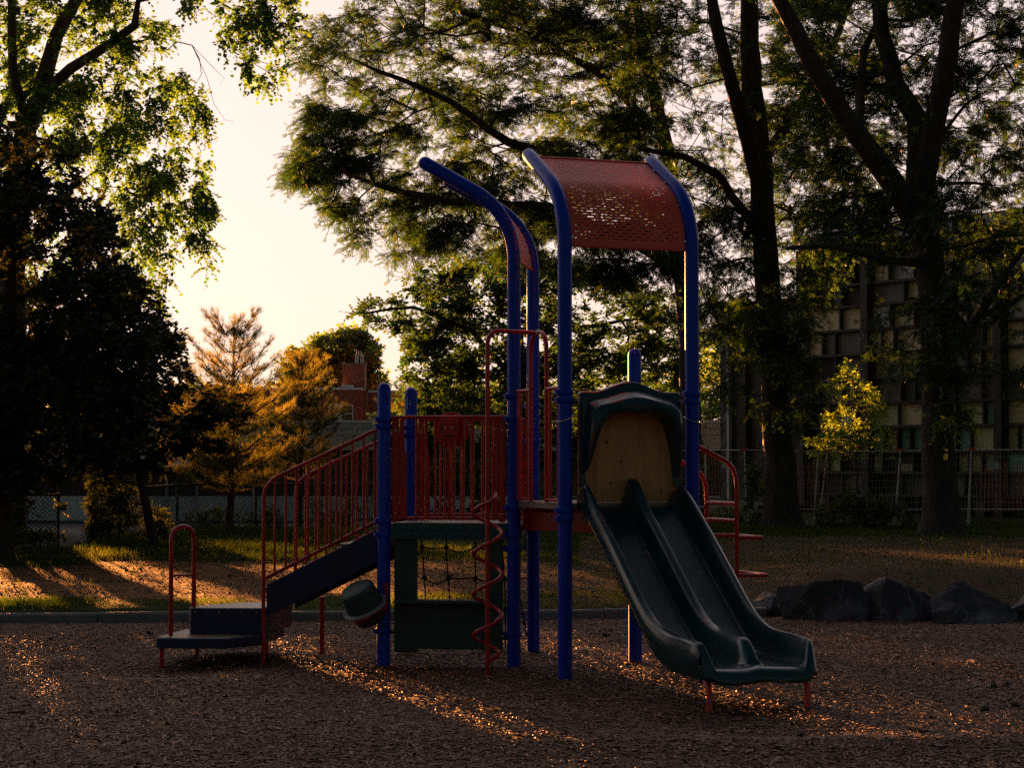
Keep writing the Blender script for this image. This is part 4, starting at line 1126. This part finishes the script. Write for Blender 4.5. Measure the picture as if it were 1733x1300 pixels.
# snow fencing: upright wooden slats leaning on the site fence
def slats(px0, px1, Y, label, seed):
    r_ = random.Random(seed); x0, x1 = XW(px0, Y), XW(px1, Y); t = MB(); x = x0
    while x < x1:
        z0 = g(x, Y) + .35 + r_.uniform(-.04, .04); l_ = r_.uniform(-.05, .05)
        t.beam((x, Y + .02, z0), (x + l_, Y + .10, z0 + 1.22 + r_.uniform(-.06, .05)), .020, .008, Vector((0, 1, 0))); x += .10
    for z in (.55, 1.0, 1.4): t.beam((x0, Y - .0, g(x0, Y) + z), (x1, Y - .0, g(x1, Y) + z + .02), .012, .006, Vector((0, 1, 0)))
    o = t.build('slat_fence', M['snowfence'], org=(x0, Y, g(x0, Y))); tag(o, label, 'fence')
slats(1346, 1404, 50.9, 'orange-red slatted snow fence beside the middle trunk', 1)
slats(1652, 1850, 49.9, 'orange-red slatted snow fence at the right edge behind the mesh panel', 3)

# ---- boulders
def boulder(pts, Yd, dy, label, seed):
    xs = [p[0] for p in pts]; ys = [p[1] for p in pts]; cx = (min(xs) + max(xs)) / 2; c = P(cx, max(ys), Yd); c.z = g(c.x, Yd)
    w = XW(max(xs), Yd) - XW(min(xs), Yd); h = ZW(min(ys), Yd) - c.z + .05
    import bmesh
    bm = bmesh.new(); bmesh.ops.create_icosphere(bm, subdivisions=4, radius=1); r_ = random.Random(seed)
    planes = [(Vector((r_.gauss(0, 1), r_.gauss(0, 1), r_.gauss(0, 1))).normalized(), r_.uniform(.45, .78)) for _ in range(22)]
    for v in bm.verts:
        for n_, k in planes:
            e = v.co.dot(n_) - k
            if e > 0: v.co -= n_ * e
        f = noise2(v.co.x * 3 + seed, v.co.y * 3 + v.co.z * 4, seed); f2 = noise2(v.co.x * 9 + seed, v.co.z * 9 + v.co.y * 5, seed); v.co *= 1 + .10 * float(f) + .04 * float(f2)
    mx = max(abs(v.co.x) for v in bm.verts); mz = max(v.co.z for v in bm.verts)
    for v in bm.verts:
        v.co = Vector((v.co.x / mx * w / 2 * 1.14, v.co.y * dy / 2, v.co.z / mz * h * .84 + h * .14 - .07))
    me = bpy.data.meshes.new('boulder'); bm.to_mesh(me); bm.free(); me.materials.append(M['rock']); me.shade_smooth(); me.set_sharp_from_angle(angle=R(14))
    o = bpy.data.objects.new('boulder', me); o.location = c; COL.objects.link(o); tag(o, label, 'boulder', 'boulders edging the wood chips')
boulder([(1316, 975), (1468, 1052)], 21.9, .9, 'rounded dark boulder with pale veins, right of the slide', 3)
boulder([(1462, 972), (1572, 1054)], 21.8, .8, 'squarish boulder with a pale flat facet between two darker ones', 8)
boulder([(1570, 980), (1722, 1064)], 21.5, 1.1, 'large very dark boulder, second from the right edge', 12)
boulder([(1690, 988), (1800, 1062)], 22.0, .9, 'grey boulder cut off by the right edge of the photo', 21)
boulder([(1270, 998), (1330, 1040)], 22.6, .6, 'small dark stone half hidden behind the slide', 30)

# ================================================================== TREES
def tree(name, label, cat, base, limbs, polys, leaf, bark, seed, ntw=5, tlen=.45, nlf=7, lsize=(.1, .16), tmpl=None, tip=.006, twig_r=.003, droop=.15, flat=.5, grp=None, expo=2.3, extra=None, cull=True, sides=5, bend=.25, rootflare=None, minz=0):
    base = Vector(base); t = thing(name, tuple(base), label, cat, grp)
    sk = Skel(); first = None; ids = {}
    for li, (src, pts, rs) in enumerate(limbs):
        par = -1
        if src is not None:
            a = np.array(pts[0], float); arr = np.array([sk.p[i] for i in ids[src]]); par = ids[src][int(np.argmin(np.linalg.norm(arr - a, axis=1)))]
            pts = [sk.p[par]] + list(pts[1:])
            k = sk.line(pts, rs, par); 
        else: k = sk.line(pts, rs)
        ids[li] = k
    at_ = np.concatenate([attractors(*a) for a in polys])
    tips = sk.grow(at_, bend=bend, minz=minz)
    sk.mesh('trunk', bark, t, tip=tip, expo=expo, sides=sides)
    tp = np.array([sk.p[i] for i in tips]); cen = at_.mean(0)
    P0, A, B, a, e = sprays(tp, cen, ntw, tlen, nlf, droop, flat, seed)
    r_ = np.random.default_rng(seed + 1); S = r_.uniform(*lsize, len(P0))
    tone = np.clip(.5 + np.repeat(r_.normal(0, .22, len(a)), nlf) + r_.normal(0, .12, len(P0)), 0, 1)
    cr = place('crown', tmpl, P0, A, B, S, leaf, t, tone=tone, cull=cull)
    if twig_r: twig_mesh('twigs', a, e, twig_r, bark, t)
    return t
def G_(px, Y): x = XW(px, Y); return Vector((x, Y, g(x, Y)))
def L_(pts, Y): return [tuple(P(x, y, Y + (z[0] if z else 0))) for x, y, *z in pts]
PIN = T_pinnate(5, .40, .20)

# honey locust on the right
Y = 41.0; bs = G_(1592, Y)
def flare(bs, r, pts, rs):
    return [tuple(bs - Z1 * .2), tuple(bs + Z1 * .12), tuple(bs + Z1 * .45), tuple(bs + Z1 * 1.0)] + pts, [r * 2.0, r * 1.55, r * 1.22, r * 1.05] + rs
p0, r0 = flare(bs, .33, L_([(1584, 640), (1580, 500), (1566, 400), (1556, 345)], Y), [.31, .30, .29, .27])
tree('honey_locust', 'dark honey locust tree with a thick forked trunk, nearest the right edge', 'tree', bs,
     [(None, p0, r0),
      (0, L_([(1570, 400), (1530, 340, -.5), (1475, 260, -1), (1425, 190, -1.4), (1370, 100, -1.8), (1320, 0, -2), (1270, -110, -2.4)], Y), [.26, .25, .23, .20, .18, .15, .08]),
      (0, L_([(1556, 345), (1552, 200), (1515, 140, .6), (1492, 60, 1), (1485, -60, 1.5), (1470, -200, 2)], Y), [.26, .22, .19, .17, .15, .08]),
      (0, L_([(1556, 340), (1585, 190, -.6), (1605, 90, -1), (1620, -10, -1.2), (1660, -160, -1.5)], Y), [.25, .22, .20, .18, .10]),
      (1, L_([(1440, 200), (1460, 90, 1), (1500, 0, 2)], Y), [.11, .09, .05]),
      (0, L_([(1580, 520), (1640, 560, -1), (1690, 480, -1.6), (1733, 420, -2)], Y), [.10, .09, .07, .05]),
      (0, L_([(1575, 430), (1500, 440, -1), (1400, 415, -2), (1330, 420, -2.4)], Y), [.10, .08, .06, .04])],
     [([(1330, -60), (1960, -60), (1960, 440), (1840, 480), (1733, 460), (1610, 430), (1500, 450), (1400, 420), (1330, 380)], Y + 2.2, 4.0, 1150, 80, (.5, 1.15), .5, 11),
      ([(1590, 430), (1850, 450), (1850, 640), (1733, 660), (1640, 590)], Y - 1, 3.0, 80, 12, (.25, .5), .45, 12),
      ([(1470, 500), (1640, 500), (1650, 690), (1600, 720), (1570, 640), (1490, 640)], Y - 1.2, 1.4, 60, 8, (.2, .4), .5, 16),
      ([(1300, -330), (2000, -330), (1960, -60), (1330, -60)], Y, 4, 260, 26, (.5, .9), .4, 13)],
     M['locust'], M['bark'], 101, 6, .50, 8, (.09, .15), PIN, tip=.010, twig_r=.0045, droop=.2, flat=.6, grp='large honey locust trees')
# honey locust, middle right
Y = 48.0; bs = G_(1322, Y)
p0, r0 = flare(bs, .36, L_([(1312, 640), (1300, 500), (1292, 380), (1290, 280)], Y), [.33, .31, .29, .27])
tree('honey_locust', 'dark honey locust tree, wide-based trunk between red ladder and golden young tree', 'tree', bs,
     [(None, p0, r0),
      (0, L_([(1292, 300), (1272, 150), (1268, 0), (1262, -200, 1)], Y), [.27, .25, .21, .1]),
      (0, L_([(1290, 330), (1255, 200, -1), (1235, 130, -1.4), (1212, 40, -1.8), (1190, -80, -2)], Y), [.2, .18, .16, .15, .08]),
      (0, L_([(1296, 430), (1220, 300, -1), (1160, 265, -2), (1080, 250, -3)], Y), [.13, .10, .08, .05]),
      (0, L_([(1292, 300), (1345, 190, 1), (1400, 100, 2), (1440, 0, 2.5)], Y), [.14, .12, .10, .07])],
     [([(1060, -60), (1500, -60), (1500, 400), (1420, 450), (1380, 560), (1330, 620), (1230, 600), (1200, 560), (1120, 420), (1040, 250)], Y + 1.8, 4.2, 1000, 70, (.5, 1.15), .5, 21),
      ([(1195, 480), (1400, 500), (1390, 690), (1330, 720), (1200, 680)], Y - 1.4, 2.0, 100, 12, (.25, .5), .45, 22),
      ([(1000, -330), (1560, -330), (1500, -60), (1060, -60)], Y, 4, 230, 24, (.5, .9), .4, 23)],
     M['locust'], M['bark'], 201, 6, .52, 8, (.09, .15), PIN, tip=.010, twig_r=.0045, droop=.2, flat=.6, grp='large honey locust trees')
# honey locust whose crown spreads left behind the roofs
Y = 53.0; bs = G_(1168, Y)
p0, r0 = flare(bs, .30, L_([(1166, 620), (1160, 500), (1150, 420)], Y), [.27, .26, .25])
tree('honey_locust', 'dark honey locust tree whose feathery crown spreads left behind the curved red roofs', 'tree', bs,
     [(None, p0, r0),
      (0, L_([(1150, 420), (1130, 260), (1108, 160), (1085, 60), (1060, -80)], Y), [.24, .2, .18, .16, .08]),
      (0, L_([(1150, 430), (1060, 300, -1), (960, 270, -2), (860, 240, -3), (760, 170, -3.5), (640, 120, -4)], Y), [.17, .15, .13, .11, .08, .05]),
      (0, L_([(1150, 470), (1050, 400, -1), (930, 350, -2.5), (800, 345, -3.5), (680, 325, -4), (590, 295, -4.3)], Y), [.15, .13, .11, .10, .08, .04]),
      (1, L_([(1120, 220), (1010, 120, -1), (900, 60, -2), (780, 20, -2.6)], Y), [.13, .11, .09, .06])],
     [([(500, 70), (560, 5), (640, -60), (1120, -60), (1130, 240), (1000, 330), (900, 250), (760, 240), (690, 200), (600, 195), (560, 150), (525, 150)], Y - .5, 4.2, 1000, 60, (.5, 1.15), .45, 31),
      ([(490, 300), (515, 225), (530, 165), (560, 190), (640, 190), (760, 240), (960, 250), (1160, 330), (1170, 560), (1050, 480), (900, 440), (760, 440), (640, 430), (590, 400), (540, 340)], Y - 1.5, 3.6, 900, 50, (.45, .95), .42, 32),
      ([(560, -300), (1120, -300), (1120, -60), (640, -60)], Y, 4, 200, 20, (.5, .9), .4, 33)],
     M['locust'], M['bark'], 301, 7, .56, 9, (.09, .15), PIN, tip=.009, twig_r=.0045, droop=.22, flat=.55, grp='large honey locust trees')
# smaller-leaved tree behind the left deck
Y = 60.0; bs = G_(880, Y)
p0, r0 = flare(bs, .2, L_([(880, 620), (878, 560)], Y), [.16, .13])
tree('leafy_tree', 'olive green tree with warm lit leaves directly behind the red entry hoop', 'tree', bs,
     [(None, p0, r0), (0, L_([(879, 640), (800, 560, -1), (700, 520, -1.5), (620, 530, -2)], Y), [.1, .08, .05, .03]),
      (0, L_([(879, 640), (960, 560, 1), (1080, 540, 1)], Y), [.1, .08, .04])],
     [([(600, 530), (625, 515), (680, 480), (740, 430), (900, 430), (1060, 470), (1175, 520), (1170, 690), (1050, 720), (960, 690), (880, 715), (760, 712), (700, 700), (680, 660), (690, 600), (670, 555), (620, 550)], Y, 3.5, 1350, 70, (.3, .7), .55, 41),
      ([(640, 700), (860, 690), (1180, 690), (1180, 800), (860, 800), (650, 790)], Y + 1, 2, 480, 40, (.3, .6), .55, 42)],
     M['locust'], M['bark'], 401, 7, .40, 7, (.10, .16), np.concatenate([T_simple(.5), T_simple(.5) * .8 + np.array([.2, .25, 0])]), tip=.006, twig_r=.003, droop=.1, flat=.6)

# poplar upper left
Y = 42.5; bs = G_(20, Y)
tree('poplar_tree', 'tall poplar with round hanging leaves filling the upper left corner', 'tree', bs,
     [(None, [tuple(bs - Z1 * .2), tuple(bs + Z1 * 1)] + L_([(20, 500), (30, 300), (45, 215)], Y), [.35, .3, .28, .25, .22]),
      (0, L_([(42, 220), (78, 120), (95, 60), (128, 0), (170, -120)], Y), [.2, .17, .15, .13, .07]),
      (0, L_([(42, 230), (22, 120, -.5), (20, 20, -.5), (10, -120, -1)], Y), [.11, .10, .09, .05]),
      (1, L_([(78, 160), (120, 115, -.6), (180, 78, -1), (228, 42, -1.3), (234, 0, -1.3), (250, -80, -1.5)], Y), [.12, .115, .10, .09, .06, .04]),
      (3, L_([(228, 42), (255, 65, -1.3), (283, 84, -1.4), (300, 70, -1.4), (325, 76, -1.4), (338, 100, -1.5), (341, 125, -1.5), (327, 150, -1.5)], Y), [.03, .016, .014, .014, .013, .010, .007, .004]),
      (4, L_([(338, 100), (350, 130, -1.5), (362, 175, -1.5), (380, 202, -1.6), (397, 206, -1.6)], Y), [.008, .006, .005, .004, .003]),
      (4, L_([(340, 102), (365, 118, -1.5), (380, 132, -1.5), (372, 142, -1.5)], Y), [.006, .005, .004, .003]),
      (3, L_([(234, 0), (330, -20, -1.5), (420, 0, -2), (445, 60, -2)], Y), [.05, .04, .03, .015])],
     [([(-80, -60), (300, -60), (205, 20), (300, 40), (270, 75), (340, 120), (335, 150), (360, 210), (330, 250), (370, 270), (350, 310), (370, 360), (355, 400), (375, 455), (335, 450), (300, 380), (290, 470), (255, 520), (215, 420), (200, 330), (160, 250), (-80, 280)], Y + .7, 2.4, 850, 60, (.25, .55), .9, 51),
      ([(-80, 200), (280, 200), (285, 490), (200, 540), (-80, 500)], Y + 1.5, 2, 260, 22, (.2, .5), .9, 55),
      ([(350, -60), (510, -60), (495, 110), (440, 155), (408, 160), (400, 90), (360, 60)], Y - 2.5, 1.2, 110, 11, (.15, .3), .9, 52),
      ([(300, -30), (345, -30), (330, 18), (310, 18)], Y - 2, .8, 12, 2, (.1, .2), .9, 53),
      ([(-300, -400), (400, -400), (400, -60), (-300, -60)], Y, 3, 150, 20, (.4, .7), .8, 54)],
     M['poplar'], M['barkgrey'], 501, 6, .34, 7, (.065, .10), T_heart(.95), tip=.004, twig_r=.0022, droop=.5, flat=1.0)

# two dark broad-leaved trees in front, left
Y = 33.4; bs = G_(6, Y)
tree('broadleaf_tree', 'dark broad-leaved tree in shadow with its trunk at the left edge', 'tree', bs,
     [(None, [tuple(bs - Z1 * .2), tuple(bs + Z1 * .1), tuple(bs + Z1 * .6)] + L_([(8, 760), (12, 600), (20, 400)], Y), [.24, .20, .17, .16, .14, .06]),
      (0, L_([(10, 700), (60, 620, -.5), (130, 500, -.8)], Y), [.08, .07, .04]), (0, L_([(12, 640), (-40, 520, .5), (-60, 380, .5)], Y), [.08, .06, .04])],
     [([(-160, 230), (60, 215), (110, 250), (150, 330), (200, 420), (235, 470), (255, 560), (250, 700), (200, 790), (130, 812), (0, 818), (-160, 800)], Y, 2.6, 1150, 70, (.3, .7), .6, 61)],
     M['maple'], M['bark'], 601, 6, .34, 8, (.075, .115), T_heart(.8), tip=.005, twig_r=.0025, droop=.12, flat=.7)
Y = 38.0; bs = G_(262, Y)
tree('broadleaf_tree', 'dark broad-leaved tree with a thin leaning trunk beside the sunlit path', 'tree', bs,
     [(None, [tuple(bs - Z1 * .2)] + L_([(262, 925), (250, 870), (236, 800), (220, 700), (205, 560)], Y), [.14, .10, .085, .08, .07, .04]),
      (0, L_([(232, 770), (280, 680, -.3), (310, 640, -.3)], Y), [.04, .03, .02])],
     [([(150, 330), (185, 350), (205, 440), (250, 500), (290, 530), (275, 575), (318, 560), (300, 600), (325, 640), (305, 680), (330, 700), (320, 760), (290, 800), (230, 790), (150, 800), (90, 700), (100, 480)], Y, 2.2, 560, 45, (.25, .5), .5, 62),
      ([(320, 668), (400, 640), (425, 660), (400, 735), (350, 780), (310, 740)], Y - .4, .8, 60, 7, (.15, .3), .5, 63)],
     M['maple'], M['bark'], 611, 6, .28, 7, (.075, .11), T_heart(.8), tip=.004, twig_r=.0025, droop=.12, flat=.6)

# pines
def pine(px, py_top, Y, label, seed, whorls, rad, py_low):
    bs = G_(px, Y); top = P(px + 6, py_top, Y).z; r_ = np.random.default_rng(seed)
    t = thing('pine_tree', tuple(bs), label, 'pine tree', 'young pine trees by the chain-link fence')
    sk = Skel(); H = top - bs.z
    tr = sk.line([tuple(bs - Z1 * .2), tuple(bs + Z1 * .3), tuple(bs + Vector((.05, 0, H * .5))), tuple(bs + Vector((.08, 0, H)))], [.11, .09, .055, .012])
    zl = P(px, py_low, Y).z - bs.z; P0 = []; A = []
    for wi in range(whorls):
        z = zl + (H - zl - .25) * (wi / (whorls - 1)) ** .95; f = 1 - (z - zl) / (H - zl); rr = rad * (.30 + .75 * min(1, f * 1.6)) * (1 if wi % 2 else .8)
        nb = r_.integers(5, 8); a0 = r_.random() * 6.28
        for k in range(nb):
            a = a0 + k * 6.283 / nb + r_.normal(0, .2); ln = rr * r_.uniform(.7, 1.15); st = np.array([bs.x + .05, bs.y, bs.z + z])
            di = np.array([math.cos(a), math.sin(a), 0]); n = max(3, int(ln / .16)); last = None; j0 = tr[int(np.argmin([abs(sk.p[i][2] - st[2]) for i in tr]))]; last = j0
            up = .25 + .5 * (1 - f)
            for q in range(1, n + 1):
                s = q / n; p = st + di * ln * s + np.array([0, 0, ln * (up * s * s + .08 * s)]) + r_.normal(0, .012, 3)
                last = sk.node(p, last, 0)
                if s > .12:
                    for sg in (-1, 1, 0):
                        if sg == 0 and s < 1: continue
                        sd_ = np.array([-di[1], di[0], 0]) * sg; d2 = norm(di * .8 + sd_ * .8 + np.array([0, 0, .35 + r_.normal(0, .2)])); l2 = ln * .30 * (1.25 - s * .6) * r_.uniform(.6, 1.2) + .08
                        m2 = max(2, int(l2 / .085)); e = last
                        for v in range(1, m2 + 1):
                            pp = p + d2 * l2 * v / m2 + np.array([0, 0, .10 * (v / m2) ** 2]); 
                            if v % 2 == 0 or v == m2: e = sk.node(pp, e, 0)
                            P0.append(pp - d2 * .05); A.append(norm(d2 + np.array([0, 0, .9])))
                P0.append(p); A.append(norm(di + np.array([0, 0, .4])))
    for z in np.arange(H - .5, H + .05, .06): P0.append(np.array([bs.x + .08, bs.y, bs.z + z])); A.append(np.array([0, 0, 1.]))
    sk.mesh('trunk', M['pinebark'], t, tip=.0055, expo=2.6)
    P0 = np.array(P0); A = np.array(A); P0 = np.repeat(P0, 4, 0) + r_.normal(0, .03, (len(P0) * 4, 3)); A = norm(np.repeat(A, 4, 0) + r_.normal(0, .16, P0.shape))
    B = norm(np.cross(A, r_.normal(0, 1, A.shape)))
    place('crown', T_needles(9), P0, A, B, r_.uniform(.09, .14, len(P0)), M['needle'], t, cull=False, tone=np.clip(.38 + 1.5 * (noise2(P0[:, 0] * 2.2 + P0[:, 1], P0[:, 2] * 3.1, seed)) + r_.normal(0, .15, len(P0)), 0, 1))
pine(389, 553, 44.5, 'golden backlit pine tree with layered needles, left of the stair railing', 71, 10, 1.35, 830)
pine(506, 605, 50.0, 'golden backlit pine tree partly behind the stair railing', 72, 9, 1.02, 810)
pine(690, 660, 66.0, 'small sunlit pine seen between the two capped blue posts', 73, 7, .9, 760)

# golden young tree in front of the derelict block
Y = 51.5; bs = G_(1450, Y)
tree('young_tree', 'slender young tree glowing golden yellow in front of the boarded windows', 'tree', bs,
     [(None, [tuple(bs - Z1 * .1)] + L_([(1450, 800), (1448, 700), (1440, 620)], Y), [.05, .04, .03, .01])],
     [([(1440, 605), (1460, 640), (1505, 680), (1500, 740), (1510, 790), (1480, 770), (1440, 780), (1375, 775), (1370, 740), (1400, 700), (1410, 650)], Y, 1.3, 210, 26, (.12, .25), .6, 81)],
     M['young'], M['barkgrey'], 801, 6, .22, 6, (.06, .10), T_simple(.6), tip=.004, twig_r=.002, droop=.1, flat=.6, cull=False)
# far round tree behind the chimney
Y = 122.0; bs = G_(560, Y)
tree('broad_tree', 'round green tree standing behind the brick chimney', 'tree', bs,
     [(None, [tuple(bs - Z1 * .3)] + L_([(575, 760), (572, 650)], Y), [.4, .35, .2]), (0, L_([(574, 720), (530, 650), (510, 620)], Y), [.2, .12, .06])],
     [([(520, 590), (545, 570), (575, 560), (600, 562), (635, 580), (635, 615), (650, 640), (640, 662), (600, 670), (520, 670)], Y, 4, 380, 34, (.5, .9), .7, 91),
      ([(484, 600), (505, 592), (520, 610), (520, 670), (480, 680)], Y, 2, 90, 10, (.3, .6), .7, 92)],
     M['farleaf'], M['barkgrey'], 901, 7, .7, 6, (.20, .32), T_simple(.7), tip=.02, twig_r=.008, droop=.1, flat=.8, cull=False)
# distant tree line left, centre and right
for i, (poly, Yt, px, n, label) in enumerate((
    ([(270, 700), (330, 655), (470, 650), (520, 690), (520, 720), (270, 720)], 118, 400, 170, 'low distant tree behind the big pine'),
    ([(640, 672), (700, 655), (800, 640), (960, 650), (1060, 640), (1230, 640), (1230, 730), (640, 730)], 126, 900, 420, 'distant hedge-like tree behind the play structure'),
    ([(-120, 640), (60, 600), (200, 640), (270, 690), (270, 740), (-120, 740)], 120, 90, 300, 'distant tree behind the shaded trees at left'),
    ([(1180, 560), (1260, 540), (1380, 560), (1400, 700), (1190, 720)], 100, 1280, 200, 'distant tree behind the end of the derelict building'))):
    bs = G_(px, Yt)
    tree('distant_tree', label, 'tree', bs, [(None, [tuple(bs - Z1 * .3), tuple(bs + Z1 * 2.5)], [.3, .2])], [(poly, Yt, 3, n, n // 9, (.5, 1.0), .6, 95 + i)],
         M['farleaf'], M['bark'], 950 + i, 7, .8, 6, (.25, .4), T_simple(.7), tip=.02, twig_r=0, cull=False)

# shrubs along the fence
def shrub(label, poly, Y, n, seed, leaf='shrub', cull=False, sh=.45, size=(.05, .085), px=None, cat='shrub', name='shrub', tl=.2, nlf=7):
    xs = [p[0] for p in poly]; px = px or sum(xs) / len(xs); bs = G_(px, Y); r_ = random.Random(seed)
    stems = [(None, [tuple(bs + Vector((dx * sh, 0, -.05))), tuple(bs + Vector((dx * 2.2 * sh, r_.uniform(-.2, .2) * sh, sh)))], [.02 * sh / .45, .012 * sh / .45]) for dx in [r_.uniform(-.25, .25) for _ in range(5)]]
    tree(name, label, cat, bs, stems, [(poly, Y, .8, n, max(6, n // 10), (.12, .3), .9, seed)], M[leaf], M['bark'], seed, 5, tl, nlf, size, T_simple(.62), tip=.0035, twig_r=.002, droop=.08, flat=1.0, cull=cull, grp=None)
shrub('large dark vine-covered bush left of the gate opening', [(18, 800), (60, 785), (105, 800), (108, 860), (112, 915), (18, 915)], 38.8, 240, 111, cull=True)
shrub('tall upright bush just right of the gate opening', [(148, 805), (180, 782), (228, 786), (238, 830), (228, 880), (205, 910), (152, 915)], 40.5, 230, 112)
shrub('low green bush against the chain-link fence behind the leaning tree', [(236, 860), (285, 868), (300, 905), (238, 912)], 41.0, 60, 113)
shrub('bush behind the fence beside the big pine trunk', [(315, 868), (370, 865), (378, 895), (318, 905)], 46.5, 40, 114)
shrub('bush at the foot of the big pine', [(405, 868), (470, 862), (480, 895), (410, 900)], 46.8, 45, 115)
shrub('dark bush seen through the stair railing', [(520, 850), (600, 845), (640, 850), (640, 890), (520, 895)], 50.5, 80, 116)
shrub('green bush seen through the red front barrier', [(655, 800), (740, 780), (850, 800), (860, 885), (655, 890)], 53, 300, 117, leaf='maple', size=(.06, .10))
shrub('weedy bush between the centre posts', [(860, 820), (960, 810), (1010, 880), (860, 890)], 53, 110, 118)
shrub('tall weeds in front of the fence between the two right trunks', [(1375, 870), (1420, 838), (1450, 815), (1470, 840), (1540, 850), (1560, 893), (1380, 897)], 48.0, 170, 119, px=1470)
shrub('young sapling with green leaves beside the middle trunk', [(1262, 800), (1278, 792), (1292, 815), (1290, 880), (1266, 885)], 48.6, 26, 120, size=(.09, .14))
shrub('small weed sprouting on the bare bank', [(1530, 928), (1545, 922), (1562, 935), (1558, 948), (1530, 948)], 31.0, 10, 121, size=(.03, .05), tl=.07, sh=.06)
shrub('green weeds at the foot of the site fence by the ladder', [(1190, 868), (1250, 865), (1262, 895), (1190, 897)], 50.0, 50, 122)

# unseen trees added at the left to keep low sun off the wood chips
for i, (x, y, n, r_, zc) in enumerate(((-12.9, 38.5, 420, 2.6, 3.6), (-16.2, 45, 420, 3.0, 4.2), (-11.6, 33, 260, 1.9, 3.2), (-19, 40, 420, 3.2, 4.6), (-18.5, 50, 380, 3.0, 4.2), (-14.2, 29, 300, 2.6, 3.6), (-22, 47, 380, 3.0, 4.2), (-12.0, 47.5, 420, 2.5, 3.2), (-12.4, 36, 300, 1.8, 3.2))):
    rr = np.random.default_rng(700 + i); bs = Vector((x, y, g(x, y))); v = norm(rr.normal(0, 1, (n, 3))) * rr.random((n, 1)) ** .4
    AT = np.array([x, y, zc]) + v * np.array([r_, r_, zc * .86])
    t = thing('sun_blocker_tree', tuple(bs), 'unseen tree added left of the play area to block the low sun', 'tree', 'unseen trees added to shade the play area')
    sk = Skel(); sk.line([tuple(bs - Z1 * .2), tuple(bs + Z1 * .5), tuple(bs + Z1 * zc)], [.25, .2, .12]); tips = sk.grow(AT, step=.8); sk.mesh('trunk', M['bark'], t, tip=.006)
    tp = np.array([sk.p[j] for j in tips]); P0, A, B, a, e = sprays(tp, np.array([x, y, zc]), 6, .45, 6, .1, .8, 750 + i)
    place('crown', T_heart(.9), P0, A, B, rr.uniform(.12, .19, len(P0)), M['maple'], t)

# small dark cones lying on the chips at the right
for i, (px, py) in enumerate(((1662, 1197), (1700, 1155), (1713, 1190), (1352, 1243), (1678, 1158))):
    dy = 1.71 * FPX / (py - 779); x, y = XW(px, dy), dy; z = g(x, y) + .02; b = MB(); a = i * 1.3; ax_ = Vector((math.cos(a), math.sin(a), .15))
    b.tube([Vector((x, y, z)) + ax_ * t for t in (-.03, -.015, -.005, .01, .02, .032)], [.008, .022, .024, .022, .016, .006], 9)
    rr = random.Random(i)
    for k in range(26):
        t = rr.uniform(-.025, .028); th = rr.uniform(0, 6.28); u = ax_.cross(Z1).normalized(); v = ax_.cross(u); d_ = (u * math.cos(th) + v * math.sin(th)).normalized(); c = Vector((x, y, z)) + ax_ * t + d_ * .018
        b.add([c - u * .004, c + u * .004, c + d_ * .011 + ax_ * .005], [(0, 1, 2)])
    tag(b.build('pine_cone', M['bark'], org=(x, y, z)), 'small dark cone lying on the wood chips right of the slide', 'pine cone', 'cones on the wood chips')
